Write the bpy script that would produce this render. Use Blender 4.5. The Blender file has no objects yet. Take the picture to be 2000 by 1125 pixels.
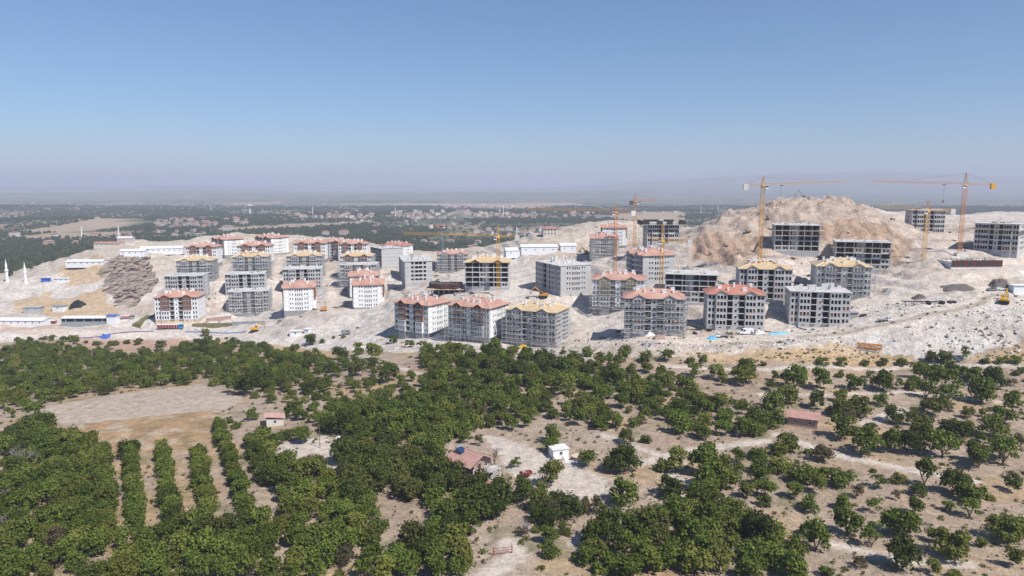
import bpy, math, random
import numpy as np
from mathutils import Vector, Matrix

# ---------------------------------------------------------------- camera, sky, sun, exposure
sc = bpy.context.scene
COL = sc.collection
F, CX, CY, HC = 1400.0, 1000.0, 562.5, 80.0
TH = math.atan((CY - 368.0) / F)
cam_d = bpy.data.cameras.new('camera'); cam = bpy.data.objects.new('camera', cam_d); COL.objects.link(cam)
cam.location = (0, 0, HC); cam.rotation_euler = (math.pi / 2 - TH, 0, 0)
cam_d.sensor_width = 36; cam_d.lens = 36 * F / 2000; cam_d.clip_start = 1; cam_d.clip_end = 80000
sc.camera = cam
SUN_AZ, SUN_EL = math.radians(46), math.radians(51)      # azimuth measured from behind the camera towards the right
SDIR = Vector((math.sin(SUN_AZ) * math.cos(SUN_EL), -math.cos(SUN_AZ) * math.cos(SUN_EL), math.sin(SUN_EL)))
w = bpy.data.worlds.new('World'); sc.world = w; w.use_nodes = True
nt = w.node_tree; nt.nodes.clear()
sky = nt.nodes.new('ShaderNodeTexSky'); sky.sky_type = 'NISHITA'; sky.sun_disc = False
sky.sun_elevation = SUN_EL; sky.sun_rotation = math.pi - SUN_AZ
sky.altitude = 6000; sky.air_density = 2.2; sky.dust_density = 0.0; sky.ozone_density = 9.0
bg = nt.nodes.new('ShaderNodeBackground'); bg.inputs['Strength'].default_value = 0.084
wo = nt.nodes.new('ShaderNodeOutputWorld')
nt.links.new(sky.outputs[0], bg.inputs[0]); nt.links.new(bg.outputs[0], wo.inputs[0])
sd = bpy.data.lights.new('sun', 'SUN'); sd.energy = 4.6; sd.angle = math.radians(0.5); sd.color = (1.0, 0.95, 0.88)
so = bpy.data.objects.new('sun', sd); COL.objects.link(so); so.location = (200, -200, 600)
so.rotation_euler = SDIR.to_track_quat('Z', 'Y').to_euler()
vs = sc.view_settings; vs.view_transform = 'Standard'; vs.look = 'None'; vs.exposure = 0.36; vs.gamma = 1.0
sc.cycles.use_denoising = True
sc.cycles.max_bounces = 4; sc.cycles.diffuse_bounces = 2; sc.cycles.glossy_bounces = 2; sc.cycles.transmission_bounces = 2
sc.cycles.volume_bounces = 1; sc.cycles.transparent_max_bounces = 8

RN = random.Random(11)
NR = np.random.default_rng(5)

# ---------------------------------------------------------------- helpers
def ray(u, v):
    a = (u - CX) / F; b = (v - CY) / F
    return a, math.cos(TH) - b * math.sin(TH), -math.sin(TH) - b * math.cos(TH)
def at(u, v, Y):                       # the point seen at (u, v) at distance Y ahead
    a, b, c = ray(u, v); t = Y / b
    return Vector((a * t, Y, HC + c * t))

class MB:
    def __init__(s): s.v = []; s.f = []; s.m = []
    def quad(s, a, b, c, d, mi=0):
        n = len(s.v); s.v += [tuple(a), tuple(b), tuple(c), tuple(d)]; s.f.append((n, n+1, n+2, n+3)); s.m.append(mi)
    def tri(s, a, b, c, mi=0):
        n = len(s.v); s.v += [tuple(a), tuple(b), tuple(c)]; s.f.append((n, n+1, n+2)); s.m.append(mi)
    def box(s, x0, x1, y0, y1, z0, z1, mi=0):
        n = len(s.v)
        s.v += [(x0,y0,z0),(x1,y0,z0),(x1,y1,z0),(x0,y1,z0),(x0,y0,z1),(x1,y0,z1),(x1,y1,z1),(x0,y1,z1)]
        s.f += [(n,n+3,n+2,n+1),(n+4,n+5,n+6,n+7),(n,n+1,n+5,n+4),(n+1,n+2,n+6,n+5),(n+2,n+3,n+7,n+6),(n+3,n,n+4,n+7)]
        s.m += [mi]*6
    def hexa(s, pts, mi=0):            # eight corners, bottom ring then top ring
        n = len(s.v); s.v += [tuple(p) for p in pts]
        s.f += [(n,n+3,n+2,n+1),(n+4,n+5,n+6,n+7),(n,n+1,n+5,n+4),(n+1,n+2,n+6,n+5),(n+2,n+3,n+7,n+6),(n+3,n,n+4,n+7)]
        s.m += [mi]*6
    def tube(s, p, q, r0, r1=None, n=4, mi=0, cap=True):
        p = Vector(p); q = Vector(q); r1 = r0 if r1 is None else r1
        d = (q - p).normalized()
        a = d.cross(Vector((0, 0, 1)))
        if a.length < 1e-4: a = Vector((1, 0, 0))
        a.normalize(); b = d.cross(a); k = len(s.v)
        for c, r in ((p, r0), (q, r1)):
            for i in range(n):
                t = 2*math.pi*(i+.5)/n; s.v.append(tuple(c + a*math.cos(t)*r + b*math.sin(t)*r))
        for i in range(n):
            j = (i+1) % n; s.f.append((k+i, k+j, k+n+j, k+n+i)); s.m.append(mi)
        if cap:
            s.f.append(tuple(k+i for i in range(n))[::-1]); s.f.append(tuple(k+n+i for i in range(n))); s.m += [mi, mi]
    def prism(s, prof, y0, y1, mi=0):  # profile of (x, z) pushed along y
        n = len(prof); k = len(s.v)
        s.v += [(x, y0, z) for x, z in prof] + [(x, y1, z) for x, z in prof]
        for i in range(n):
            j = (i+1) % n; s.f.append((k+i, k+j, k+n+j, k+n+i)); s.m.append(mi)
        s.f.append(tuple(k+i for i in range(n))[::-1]); s.f.append(tuple(k+n+i for i in range(n))); s.m += [mi, mi]
    def lathe(s, prof, n=12, mi=0, o=(0,0,0)):   # profile of (r, z)
        k = len(s.v)
        for r, z in prof:
            for i in range(n):
                t = 2*math.pi*i/n; s.v.append((o[0]+r*math.cos(t), o[1]+r*math.sin(t), o[2]+z))
        for a in range(len(prof)-1):
            for i in range(n):
                j = (i+1) % n; s.f.append((k+a*n+i, k+a*n+j, k+(a+1)*n+j, k+(a+1)*n+i)); s.m.append(mi)
        s.f.append(tuple(k+i for i in range(n))[::-1]); s.f.append(tuple(k+(len(prof)-1)*n+i for i in range(n))); s.m += [mi, mi]
    def mesh(s, name, mats, smooth=False):
        me = bpy.data.meshes.new(name); me.from_pydata(s.v, [], s.f)
        for m in (mats if isinstance(mats, (list, tuple)) else [mats]): me.materials.append(m)
        if any(s.m): me.polygons.foreach_set('material_index', s.m)
        if smooth: me.polygons.foreach_set('use_smooth', [True]*len(me.polygons))
        me.update(); return me
    def build(s, name, mats, parent=None, smooth=False, loc=(0,0,0)):
        return put(name, s.mesh(name, mats, smooth), parent, loc)

def put(name, me, parent=None, loc=(0,0,0), rz=0.0, sc_=None):
    o = bpy.data.objects.new(name, me); COL.objects.link(o); o.location = loc
    if rz: o.rotation_euler = (0, 0, rz)
    if sc_ is not None: o.scale = (sc_,)*3 if isinstance(sc_, (int, float)) else sc_
    if parent: o.parent = parent
    return o
def tag(o, label=None, cat=None, group=None, kind=None):
    if label: o['label'] = label
    if cat: o['category'] = cat
    if group: o['group'] = group
    if kind: o['kind'] = kind
    return o
def empty(name, loc, rz=0.0, label=None, cat=None, group=None):
    o = put(name, None, None, loc, rz); o.empty_display_size = 1
    return tag(o, label, cat, group)
def copy_tree(o, parent=None):
    c = o.copy(); COL.objects.link(c); c.parent = parent
    for ch in list(o.children): copy_tree(ch, c)
    return c

def mat(name, col, rough=0.85, var=0.18, scale=0.6, bump=0.0, metal=0.0, spec=0.3, fine=4.0, col2=None, objvar=0.0):
    m = bpy.data.materials.new(name); m.use_nodes = True; t = m.node_tree; N = t.nodes; L = t.links
    b = N['Principled BSDF']; b.inputs['Roughness'].default_value = rough; b.inputs['Metallic'].default_value = metal
    b.inputs['Specular IOR Level'].default_value = spec
    tc = N.new('ShaderNodeTexCoord')
    n1 = N.new('ShaderNodeTexNoise'); n1.inputs['Scale'].default_value = scale; n1.inputs['Detail'].default_value = 5
    n2 = N.new('ShaderNodeTexNoise'); n2.inputs['Scale'].default_value = fine; n2.inputs['Detail'].default_value = 3
    L.new(tc.outputs['Object'], n1.inputs['Vector']); L.new(tc.outputs['Object'], n2.inputs['Vector'])
    ad = N.new('ShaderNodeMath'); ad.operation = 'MULTIPLY_ADD'; L.new(n2.outputs['Fac'], ad.inputs[0]); ad.inputs[1].default_value = .5
    L.new(n1.outputs['Fac'], ad.inputs[2])
    mr = N.new('ShaderNodeMapRange'); L.new(ad.outputs[0], mr.inputs['Value'])
    mr.inputs['From Min'].default_value = .45; mr.inputs['From Max'].default_value = 1.05
    mix = N.new('ShaderNodeMix'); mix.data_type = 'RGBA'
    c2 = col2 or tuple(min(1, c*(1+var)) for c in col)
    mix.inputs['A'].default_value = tuple(c*(1-var) for c in col) + (1,); mix.inputs['B'].default_value = tuple(c2) + (1,)
    L.new(mr.outputs[0], mix.inputs['Factor']); out = mix.outputs['Result']
    if objvar:
        oi = N.new('ShaderNodeObjectInfo'); hs = N.new('ShaderNodeHueSaturation')
        m2 = N.new('ShaderNodeMapRange'); L.new(oi.outputs['Random'], m2.inputs['Value'])
        m2.inputs['To Min'].default_value = 1-objvar; m2.inputs['To Max'].default_value = 1+objvar
        L.new(m2.outputs[0], hs.inputs['Value']); L.new(out, hs.inputs['Color']); out = hs.outputs['Color']
    L.new(out, b.inputs['Base Color'])
    if bump:
        bp = N.new('ShaderNodeBump'); bp.inputs['Strength'].default_value = bump; bp.inputs['Distance'].default_value = .1
        L.new(n2.outputs['Fac'], bp.inputs['Height']); L.new(bp.outputs[0], b.inputs['Normal'])
    return m

M = {}
M['white'] = mat('white_render', (.84,.84,.83), .8, .05, .25)
M['joint'] = mat('grey_joint', (.30,.31,.33), .8, .1)
M['brown'] = mat('brown_cladding', (.20,.075,.040), .7, .12, .5)
M['yellowbay'] = mat('yellow_insulation', (.42,.36,.17), .8, .15)
M['plinth'] = mat('grey_plinth', (.27,.27,.28), .9, .15)
M['beige'] = mat('beige_plinth', (.62,.50,.36), .9, .1)
M['conc'] = mat('concrete', (.40,.40,.41), .9, .16, .22, .2)
M['conc2'] = mat('pale_concrete', (.455,.45,.445), .9, .14, .22, .2)
M['slab'] = mat('white_concrete', (.66,.645,.62), .9, .12, .3)
M['lintel'] = mat('pale_window_surround', (.68,.68,.69), .85, .06)
M['redroof'] = mat('red_roof_tiles', (.45,.215,.16), .85, .2, .18, .5, fine=3, col2=(.55,.36,.29))
M['redroof2'] = mat('deep_red_roof_tiles', (.43,.14,.092), .85, .2, .18, .5, fine=3, col2=(.50,.25,.19))
M['tanroof'] = mat('plywood_roof_boarding', (.58,.44,.27), .8, .16, .6)
def panel_tint(m):                     # sheets of boarding, each a little different
    t = m.node_tree; N = t.nodes; L = t.links; b = N['Principled BSDF']; src = b.inputs['Base Color'].links[0].from_socket
    tc = N.new('ShaderNodeTexCoord'); br = N.new('ShaderNodeTexBrick'); L.new(tc.outputs['Object'], br.inputs['Vector']); br.inputs['Scale'].default_value = .5
    br.inputs['Color1'].default_value = (1.06,1.04,1.0,1); br.inputs['Color2'].default_value = (.80,.80,.82,1); br.inputs['Mortar'].default_value = (.62,.6,.58,1); br.inputs['Mortar Size'].default_value = .02; br.inputs['Bias'].default_value = -.2
    mx = N.new('ShaderNodeMix'); mx.data_type = 'RGBA'; mx.blend_type = 'MULTIPLY'; mx.inputs['Factor'].default_value = 1; L.new(src, mx.inputs['A']); L.new(br.outputs['Color'], mx.inputs['B']); L.new(mx.outputs['Result'], b.inputs['Base Color'])
panel_tint(M['tanroof'])
M['chimney'] = mat('white_chimney', (.82,.81,.79), .85, .05)
M['glass'] = mat('dark_window_glass', (.018,.022,.028), .15, .2, spec=.5)
M['dark'] = mat('painted_interior_shade', (.03,.027,.026), .9, .2)  # near-black colour stands in for the shade inside the buildings
M['brick'] = mat('interior_brick', (.16,.09,.07), .9, .2)
M['roofslab'] = mat('grey_roof_slab', (.53,.52,.505), .9, .2, .25)
M['scaf'] = mat('galvanised_scaffold', (.60,.61,.63), .5, .15, metal=.4)
M['plank'] = mat('scaffold_planks', (.50,.47,.43), .9, .2)
M['form'] = mat('brown_formwork', (.085,.030,.026), .8, .3)
M['formdk'] = mat('dark_formwork', (.045,.036,.034), .8, .3)
M['wood'] = mat('site_timber', (.48,.36,.22), .9, .2)
M['rebar'] = mat('rusty_rebar', (.10,.085,.08), .8, .2)
M['cyel'] = mat('yellow_crane_paint', (.62,.33,.05), .5, .12)
M['cora'] = mat('orange_crane_paint', (.58,.25,.06), .5, .12)
M['cred'] = mat('red_crane_paint', (.35,.045,.05), .5, .12)
M['cblue'] = mat('grey_blue_crane_paint', (.20,.26,.34), .5, .12)
M['cwhite'] = mat('white_crane_paint', (.75,.75,.74), .6, .08)
M['cweight'] = mat('counterweight_concrete', (.58,.57,.52), .9, .12)
M['metal'] = mat('white_sheet_metal', (.74,.75,.77), .6, .08, .3)
M['greymetal'] = mat('grey_sheet_metal', (.28,.30,.32), .6, .12)
M['bluetarp'] = mat('blue_tarpaulin', (.05,.13,.45), .6, .2, 1.5)
M['cyantarp'] = mat('light_blue_tarpaulin', (.15,.45,.65), .6, .2, 1.5)
M['blacktarp'] = mat('black_tarpaulin', (.02,.02,.022), .6, .3)
M['rubber'] = mat('tyre_rubber', (.02,.02,.02), .8, .2)
M['vred'] = mat('dark_red_vehicle_paint', (.25,.03,.035), .45, .1)
M['vblue'] = mat('blue_vehicle_paint', (.06,.25,.48), .4, .1)
M['vwhite'] = mat('white_vehicle_paint', (.80,.80,.80), .35, .04)
M['vgrey'] = mat('grey_vehicle_paint', (.25,.26,.28), .35, .1)
M['vyel'] = mat('yellow_machine_paint', (.65,.36,.03), .5, .1)
M['vora'] = mat('orange_machine_paint', (.55,.24,.06), .5, .1)
M['bark'] = mat('grey_brown_bark', (.13,.10,.08), .95, .25, 2)
M['deadwood'] = mat('pale_dead_wood', (.30,.26,.24), .95, .2, 2)
M['rockbr'] = mat('brown_quarry_rock', (.36,.27,.21), .95, .3, .35, .6, fine=2, objvar=.25)
M['rockdark'] = mat('weathered_brown_grey_rock', (.265,.215,.185), .95, .3, .35, .6, fine=2, objvar=.2)
M['rock'] = mat('pale_limestone_rubble', (.56,.51,.46), .95, .2, .4, .5, fine=2, objvar=.22)
M['stone'] = mat('pinkish_house_stone', (.36,.25,.21), .9, .2, 1.2)
M['tile'] = mat('pink_roof_tiles', (.52,.31,.26), .85, .2, .6, .3)
M['houseW'] = mat('pale_house_wall', (.52,.48,.44), .85, .12, objvar=.15)
M['houseP'] = mat('pinkish_house_wall', (.45,.34,.29), .85, .12, objvar=.15)
M['farred'] = mat('far_red_roof', (.36,.20,.165), .85, .2, .1, objvar=.25)
M['pipe'] = mat('purple_blue_pipe', (.18,.10,.30), .6, .2)
M['fill'] = mat('dark_gravel_fill', (.13,.11,.10), .95, .25, .8, .4)
# ---------------------------------------------------------------- the blocks under construction (survey: pixel of the base, distance)
# u, v : bottom middle of the face towards us ; Y distance ; rot (deg, + turns the right end away) ; settings
BL = [
 # left cluster
 dict(u=355,v=630,Y=470,rot=8,L=27.2,W=18.0,wall='white',bay='brown',roof='red',plinth='beige',lab='white block with brown bays and red roof behind the red and blue lorry'),
 dict(u=368.2,v=584.7,Y=515,rot=10,L=26.3,W=18.0,wall='conc',roof='flat',lab='bare grey flat-topped block right behind the leftmost white block'),
 dict(u=387.4,v=551.1,Y=560,rot=9,L=26.7,W=18.0,wall='conc2',roof='tan',scaf='fr',lab='leftmost scaffolded grey block under a tan boarded roof'),
 dict(u=400.3,v=520,Y=632,rot=9,L=25.7,wall='white',bay='brown',roof='red',lab='white block with two brown bays and red roof, leftmost at the back'),
 dict(u=446,v=502,Y=690,rot=-42,wall='white',bay='brown',roof='red',lab='red roofed block set askew behind the leftmost back block'),
 dict(u=490.1,v=615.5,Y=508.7,rot=14,L=27.7,W=18.0,wall='conc',roof='flat',scaf='fr',lab='grey flat-topped block wrapped in scaffolding, front of the second row'),
 dict(u=482.9,v=579.6,Y=538.2,rot=14,L=28.4,W=18.0,wall='conc',roof='flat',lab='bare grey flat-topped block behind the scaffolded flat-topped one'),
 dict(u=493.6,v=542.9,Y=570.5,rot=10,L=26.8,W=18.0,wall='conc2',roof='tan',scaf='fr',lab='second scaffolded grey block with tan roof from the left'),
 dict(u=501.2,v=516.9,Y=646.4,rot=9,L=28.6,wall='white',bay='brown',roof='red',lab='white block with brown gables right behind the second tan roof'),
 dict(u=532,v=499,Y=690,rot=-36,wall='white',bay='brown',roof='red',lab='red roofed white block set askew between the two back rows'),
 dict(u=587.1,v=612.1,Y=467,rot=103,L=27,W=19.0,wall='white',bay='brown',roof='red',lab='white block with red roof, end wall with eight window columns, third row'),
 dict(u=593.8,v=568.9,Y=549.7,rot=10,L=28.5,wall='conc',roof='stubs',top='open',lab='grey block with wall stubs on its flat top behind the third row end wall'),
 dict(u=598,v=539.9,Y=595.3,rot=9,L=28.6,wall='conc2',roof='tan',scaf='fr',lab='third scaffolded grey block with tan roof from the left'),
 dict(u=608.8,v=511.8,Y=650.3,rot=8,L=28,wall='white',bay='brown',roof='red',lab='white block with brown gables behind the third tan roof'),
 dict(u=655,v=507,Y=690,rot=-14,wall='white',bay='brown',roof='red',lab='white red roofed block at the right end of the back row'),
 dict(u=703.2,v=560.4,Y=548,rot=6,L=28,wall='conc2',roof='flat',scaf='fr',lab='pale scaffolded block with flat white top in the fourth row'),
 dict(u=699,v=541,Y=582,rot=6,wall='white',bay='brown',roof='tan',scaf='fr',lab='white block under a patchy tan roof behind the flat white topped scaffold'),
 dict(u=721,v=606.3,Y=469.6,rot=99,L=27,W=19.0,wall='white',bay='brown',roof='red',lab='white block with red roof, end wall towards us, right of the orange drill'),
 dict(u=712,v=585,Y=514,rot=99,W=19.0,wall='white',bay='brown',roof='red',lab='red roofed white block peeping over the fourth row end wall block'),
 dict(u=692,v=512,Y=668,rot=5,wall='white',bay='brown',roof='red',lab='red roofed block just behind the patchy tan roof'),
 dict(u=756,v=524,Y=615,rot=-58,wall='frame',roof='flat',lab='bare concrete frame block set askew, left of the twin grey blocks'),
 dict(u=775,v=514,Y=700,rot=-20,wall='white',bay=None,roof='red2',lab='white block with half laid red roof tiles at the ridge edge'),
 dict(W=20,u=814.3,v=556,Y=520,rot=104,L=26,wall='frame',roof='flat',solid=1,lab='grey concrete frame with solid corner walls and dark open middle'),
 dict(u=808,v=546,Y=575,rot=104,wall='conc',roof='flat',lab='grey flat-topped block directly behind the frame with solid corners'),
 dict(u=884.3,v=533,Y=645.5,rot=4,L=28,wall='conc',roof='red',scaf='f',lab='red roofed scaffolded block behind the blue grey crane mast'),
 dict(u=870,v=577,Y=430,rot=-3,L=20.0,W=13.0,wall='form',roof='none',lab='low half poured block ringed with dark red formwork'),
 dict(u=953.4,v=567,Y=430.7,rot=-3,L=26.7,wall='frame',roof='tan',bay=None,lab='dark open concrete frame with ragged tan roof behind the yellow crane'),
 # centre front
 dict(u=826.6,v=658.5,Y=369.3,rot=-33,L=23.3,W=19.0,wall='white',bay='brown',roof='red',lab='white block with brown bays, first of the joined trio above the orchard'),
 dict(u=935,v=667.7,Y=348.6,rot=-29,L=24.3,W=19.0,wall='white',bay='brown',roof='red',scaf='f',lab='white block with scaffolded brown bays, middle of the joined trio'),
 dict(u=1049.4,v=677.5,Y=339.5,rot=-24,L=26.3,W=19.0,wall='conc',roof='tan',scaf='fr',lab='scaffolded grey block with broad tan roof, right end of the trio'),
 dict(u=1098.2,v=576,Y=412,rot=-66,L=33.2,wall='conc2',roof='stubs',lab='pale grey corner block with concrete stubs on its roof, long side in shade'),
 dict(u=1178.6,v=508.5,Y=553.1,rot=84,L=31.0,wall='conc2',roof='red',scaf='f2',lab='red roofed grey scaffolded block on the far slope beside the tall crane'),
 dict(u=1198,v=484,Y=604,rot=84,wall='white',bay='brown',roof='red',lab='red roofed block with brown side behind the far slope scaffolded block'),
 dict(u=1268.3,v=556.2,Y=409,rot=-74,L=22.0,wall='conc2',roof='red',lab='grey corner block with red roof and shaded left side behind the thin crane'),
 dict(u=1207.8,v=607.5,Y=384.6,rot=-11,L=28.1,wall='white',bay='yellowbay',roof='red',scaf='f',lab='red roofed block with yellow bays and scaffolding'),
 dict(u=1275,v=655.5,Y=323.1,rot=-9,L=27.1,W=16.0,wall='conc',roof='red',scaf='fr',lab='red roofed grey block caged in scaffolding beside the gravel road'),
 dict(u=1348.4,v=599.1,Y=378.2,rot=-15,L=27.3,wall='frame',roof='flat',lab='black open concrete grid block with flat white top'),
 dict(u=1430.1,v=645.6,Y=330.7,rot=-9,L=26.1,W=16.0,wall='conc2',roof='red2',lab='grey block with bright red roof and open windows behind the white van'),
 dict(u=1487.9,v=591,Y=358.2,rot=-12,L=25.3,wall='conc2',roof='tan',lab='grey block with tan roof and tile stacks, behind the bright red roof'),
 dict(u=1592.3,v=640.8,Y=332,rot=-13,L=26.7,W=16.0,wall='conc2',roof='stubs',lab='grey flat-topped block with tall concrete stubs, rightmost of the front line'),
 dict(u=1638,v=585.8,Y=360,rot=-13,L=25.9,W=18.0,wall='conc2',roof='tan',scaf='f',lab='scaffolded block with tan roof and twin gables, rightmost tan roof'),
 dict(u=1550.8,v=496.7,Y=422.9,rot=-15,L=25.2,wall='frame',roof='flat',form=1,lab='open concrete frame with white top at the foot of the quarried hill'),
 dict(u=1678.1,v=533,Y=400,rot=-19,L=28.3,wall='frame',roof='flat',form=1,lab='dark open frame with plank platform behind the rightmost tan roof'),
 dict(u=1803.1,v=460.1,Y=483.8,rot=-14,L=20.0,W=17.0,wall='conc2',roof='flat',lab='pale grey tower block on the plateau right of the hill'),
 dict(u=1950.3,v=496.9,Y=404.3,rot=-46,L=21.5,W=20.0,wall='conc2',roof='flat',form=1,lab='grey block with open top storey at the right edge of the picture'),
 dict(u=1289.6,v=479.1,Y=474.6,rot=0,L=21.0,W=16.0,wall='conc2',roof='none',form=2,n=4,lab='narrow concrete core with dark formwork overhanging its top'),
]
PLH = 2.0; SH = 3.0
for b in BL:
    b.setdefault('L', 26); b.setdefault('W', 20); b.setdefault('n', 5); b.setdefault('roof', 'flat')
    p = at(b['u'], b['v'], b['Y']); a = math.radians(b['rot'])
    # step from the middle of the base of the visible faces to the centre of the footprint
    hx = abs(math.cos(a))*b['L']/2 + abs(math.sin(a))*b['W']/2; hy = abs(math.sin(a))*b['L']/2 + abs(math.cos(a))*b['W']/2
    d = Vector((p.x, p.y, 0)).normalized(); k = hy*0.97 if abs(math.sin(2*a)) < .35 else hy*0.9
    b['loc'] = Vector((p.x + d.x*k, p.y + d.y*k, p.z)); b['a'] = a

# ---------------------------------------------------------------- terrain
CP = []
def cpx(u, v, Y): q = at(u, v, Y); CP.append((q.x, q.y, q.z))
for b in BL:
    CP.append(tuple(b['loc']))
    d = Vector((b['loc'].x, b['loc'].y, 0)).normalized()
    CP.append((b['loc'].x - d.x*15, b['loc'].y - d.y*15, b['loc'].z - .5))
for x, zs in ((-330,(0,0,-2,-5,-7,-11)),(-160,(0,0,-1,-3,-5,-9)),(0,(0,0,0,.5,1.5,None)),(150,(0,0,1,4.5,7,None)),(320,(0,0,2,7,9,None))):
    for y, z in zip((20,140,200,265,292,370), zs):
        if z is not None: CP.append((x, y, z))
for q in [(1850,690,295),(1700,690,302),(1550,690,297),(1400,692,303),(1200,690,309),(1000,690,331),(1100,700,316),(1280,665,315),(1420,662,314),(1600,655,314),(1990,680,290),(1850,655,304),(1700,655,311),
          (1990,640,300),(1700,637,318),(1820,620,320),(1900,606,324),(1960,592,328),(1990,545,362),(1900,560,350),(1780,600,336),(1800,565,352),(1840,530,372),
          (300,655,450),(150,655,450),(0,660,440),(500,660,435),(640,668,408),(720,662,392),(0,625,480),(100,625,485),(200,632,470),(0,600,510),(120,565,560),
          (230,600,510),(260,555,555),(240,505,615),(310,520,620),(0,553,575),(0,547,610),(100,520,640),(180,492,660),(250,470,700),(120,545,582),(330,475,720),
          (450,457,765),(350,469,745),(560,466,760),(640,473,740),(720,486,720),(800,497,690),(900,497,690),(960,500,640),(1010,477,640),(1100,456,645),(1200,437,645),(1340,452,600),(1260,447,640),
          (1060,497,590),(1150,512,535),(1020,520,560),(1090,545,470),(980,545,470),(640,622,440),(655,600,470),(640,570,520),(765,580,470),(740,640,405),(1140,620,385),(1160,570,420),
          (1570,388,515),(1520,391,510),(1480,405,500),(1440,426,488),(1640,391,515),(1690,405,500),(1720,428,480),(1395,462,462),(1362,490,440),(1340,510,430),(1440,500,418),(1450,470,440),(1550,440,455),(1640,462,430),
          (1740,460,440),(1770,440,475),(1880,455,455),(1960,440,460),(1880,428,560),(2000,424,560),(1900,419,780),(2100,425,700),(1400,540,392),(1720,570,362),(1780,520,388),
          (1570,408,620),(1450,440,620),(1680,412,620),(1520,520,396),(1480,512,402)]:
    cpx(*q)
for q in [(-560,760,-25),(-420,850,-25),(-300,930,-20),(-120,900,-22),(60,880,-25),(180,860,-24),(330,830,-10),(480,900,20),(-700,560,-20),(-560,480,-10),(-480,330,-8),(700,300,20),(700,550,48),(620,900,40)]: CP.append(q)
CP = np.array(CP, float)
def U(r2): return np.where(r2 > 1e-9, r2*np.log(np.maximum(r2, 1e-9)), 0)
S_ = 100.0
def tps_fit(P):
    X = P[:, :2]/S_; n = len(X)
    K = U(((X[:,None]-X[None])**2).sum(-1)) + np.eye(n)*0.02
    Q = np.c_[np.ones(n), X]; A = np.zeros((n+3, n+3)); A[:n,:n] = K; A[:n,n:] = Q; A[n:,:n] = Q.T
    return np.linalg.solve(A, np.r_[P[:,2], np.zeros(3)])
TW = tps_fit(CP)
def _h(i, j, s): 
    h = np.sin(i*127.1 + j*311.7 + s*74.7)*43758.5453
    return h - np.floor(h)
def vnoise(x, y, s=0):
    i = np.floor(x); j = np.floor(y); fx = x-i; fy = y-j; fx = fx*fx*(3-2*fx); fy = fy*fy*(3-2*fy)
    return (_h(i,j,s)*(1-fx)+_h(i+1,j,s)*fx)*(1-fy) + (_h(i,j+1,s)*(1-fx)+_h(i+1,j+1,s)*fx)*fy
def fbm(x, y, sc_, o=4, s=0):
    r = 0; a = .5; t = 0
    for k in range(o): r = r + a*vnoise(x/sc_*2**k, y/sc_*2**k, s+k); t += a; a *= .5
    return r/t - .5
def sstep(x, a, b): t = np.clip((x-a)/(b-a), 0, 1); return t*t*(3-2*t)
PLAIN = -25.0
def Zb(x, y):
    x = np.asarray(x, float); y = np.asarray(y, float); sh = x.shape
    X = x.ravel(); Y = y.ravel(); out = np.empty(len(X))
    near = (Y < 1250) & (np.abs(X) < 1150)
    out[:] = PLAIN
    idx = np.nonzero(near)[0]
    for k in range(0, len(idx), 60000):
        ii = idx[k:k+60000]; px = X[ii]/S_; py = Y[ii]/S_
        z = TW[-3] + TW[-2]*px + TW[-1]*py
        for c in range(len(CP)):
            z += TW[c]*U((px-CP[c,0]/S_)**2 + (py-CP[c,1]/S_)**2)
        xx_, yy_ = X[ii], Y[ii]; e_ = 395-75*sstep(xx_, -60, 90)
        hm_ = sstep(np.exp(-((xx_-205)/95)**2 - ((yy_-490)/62)**2), .25, .6)
        f_ = (z + fbm(xx_, yy_, 60, 3, 71)*6)/4; f_ = f_-np.floor(f_)
        z = z + sstep(yy_, e_+12, e_+45)*(1-hm_)*.8*(4*(sstep(f_, .62, 1)-f_)+1.2)      # cut terraces
        f_ = (z + fbm(xx_, yy_, 35, 4, 72)*14)/7; f_ = f_-np.floor(f_)
        z = z + hm_*.55*(7*(sstep(f_, .74, 1)-f_)+2.6)                                      # ledges of the quarried hill
        z = np.clip(z, -30, 80)
        d = np.maximum(np.maximum((Y[ii]-820)/330, (-X[ii]-500)/260), (X[ii]-640)/420)
        wgt = sstep(d, 0, 1); out[ii] = z*(1-wgt) + PLAIN*wgt
    # low swells of the plain and the far mountains
    fy = sstep(Y, 1100, 1700)
    for hx, hy, hh, rx, ry in ((-1300,2150,16,420,180),(-640,2500,14,300,160),(-260,2750,16,320,150),(700,2900,10,700,260),(-2600,3600,15,700,300)):
        out += hh*np.exp(-((X-hx)/rx)**2 - ((Y-hy)/ry)**2)
    far = sstep(Y, 7500, 10000)
    out += far*(40 + 90*fbm(X, Y, 2600, 4, 3))
    m1 = sstep(Y, 9800, 13500)
    out += m1*(sstep(X, 500, 4800)*235 + 50 + 260*np.maximum(fbm(X, Y, 3600, 5, 9)+.06, -.1))
    return out.reshape(sh)
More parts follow.
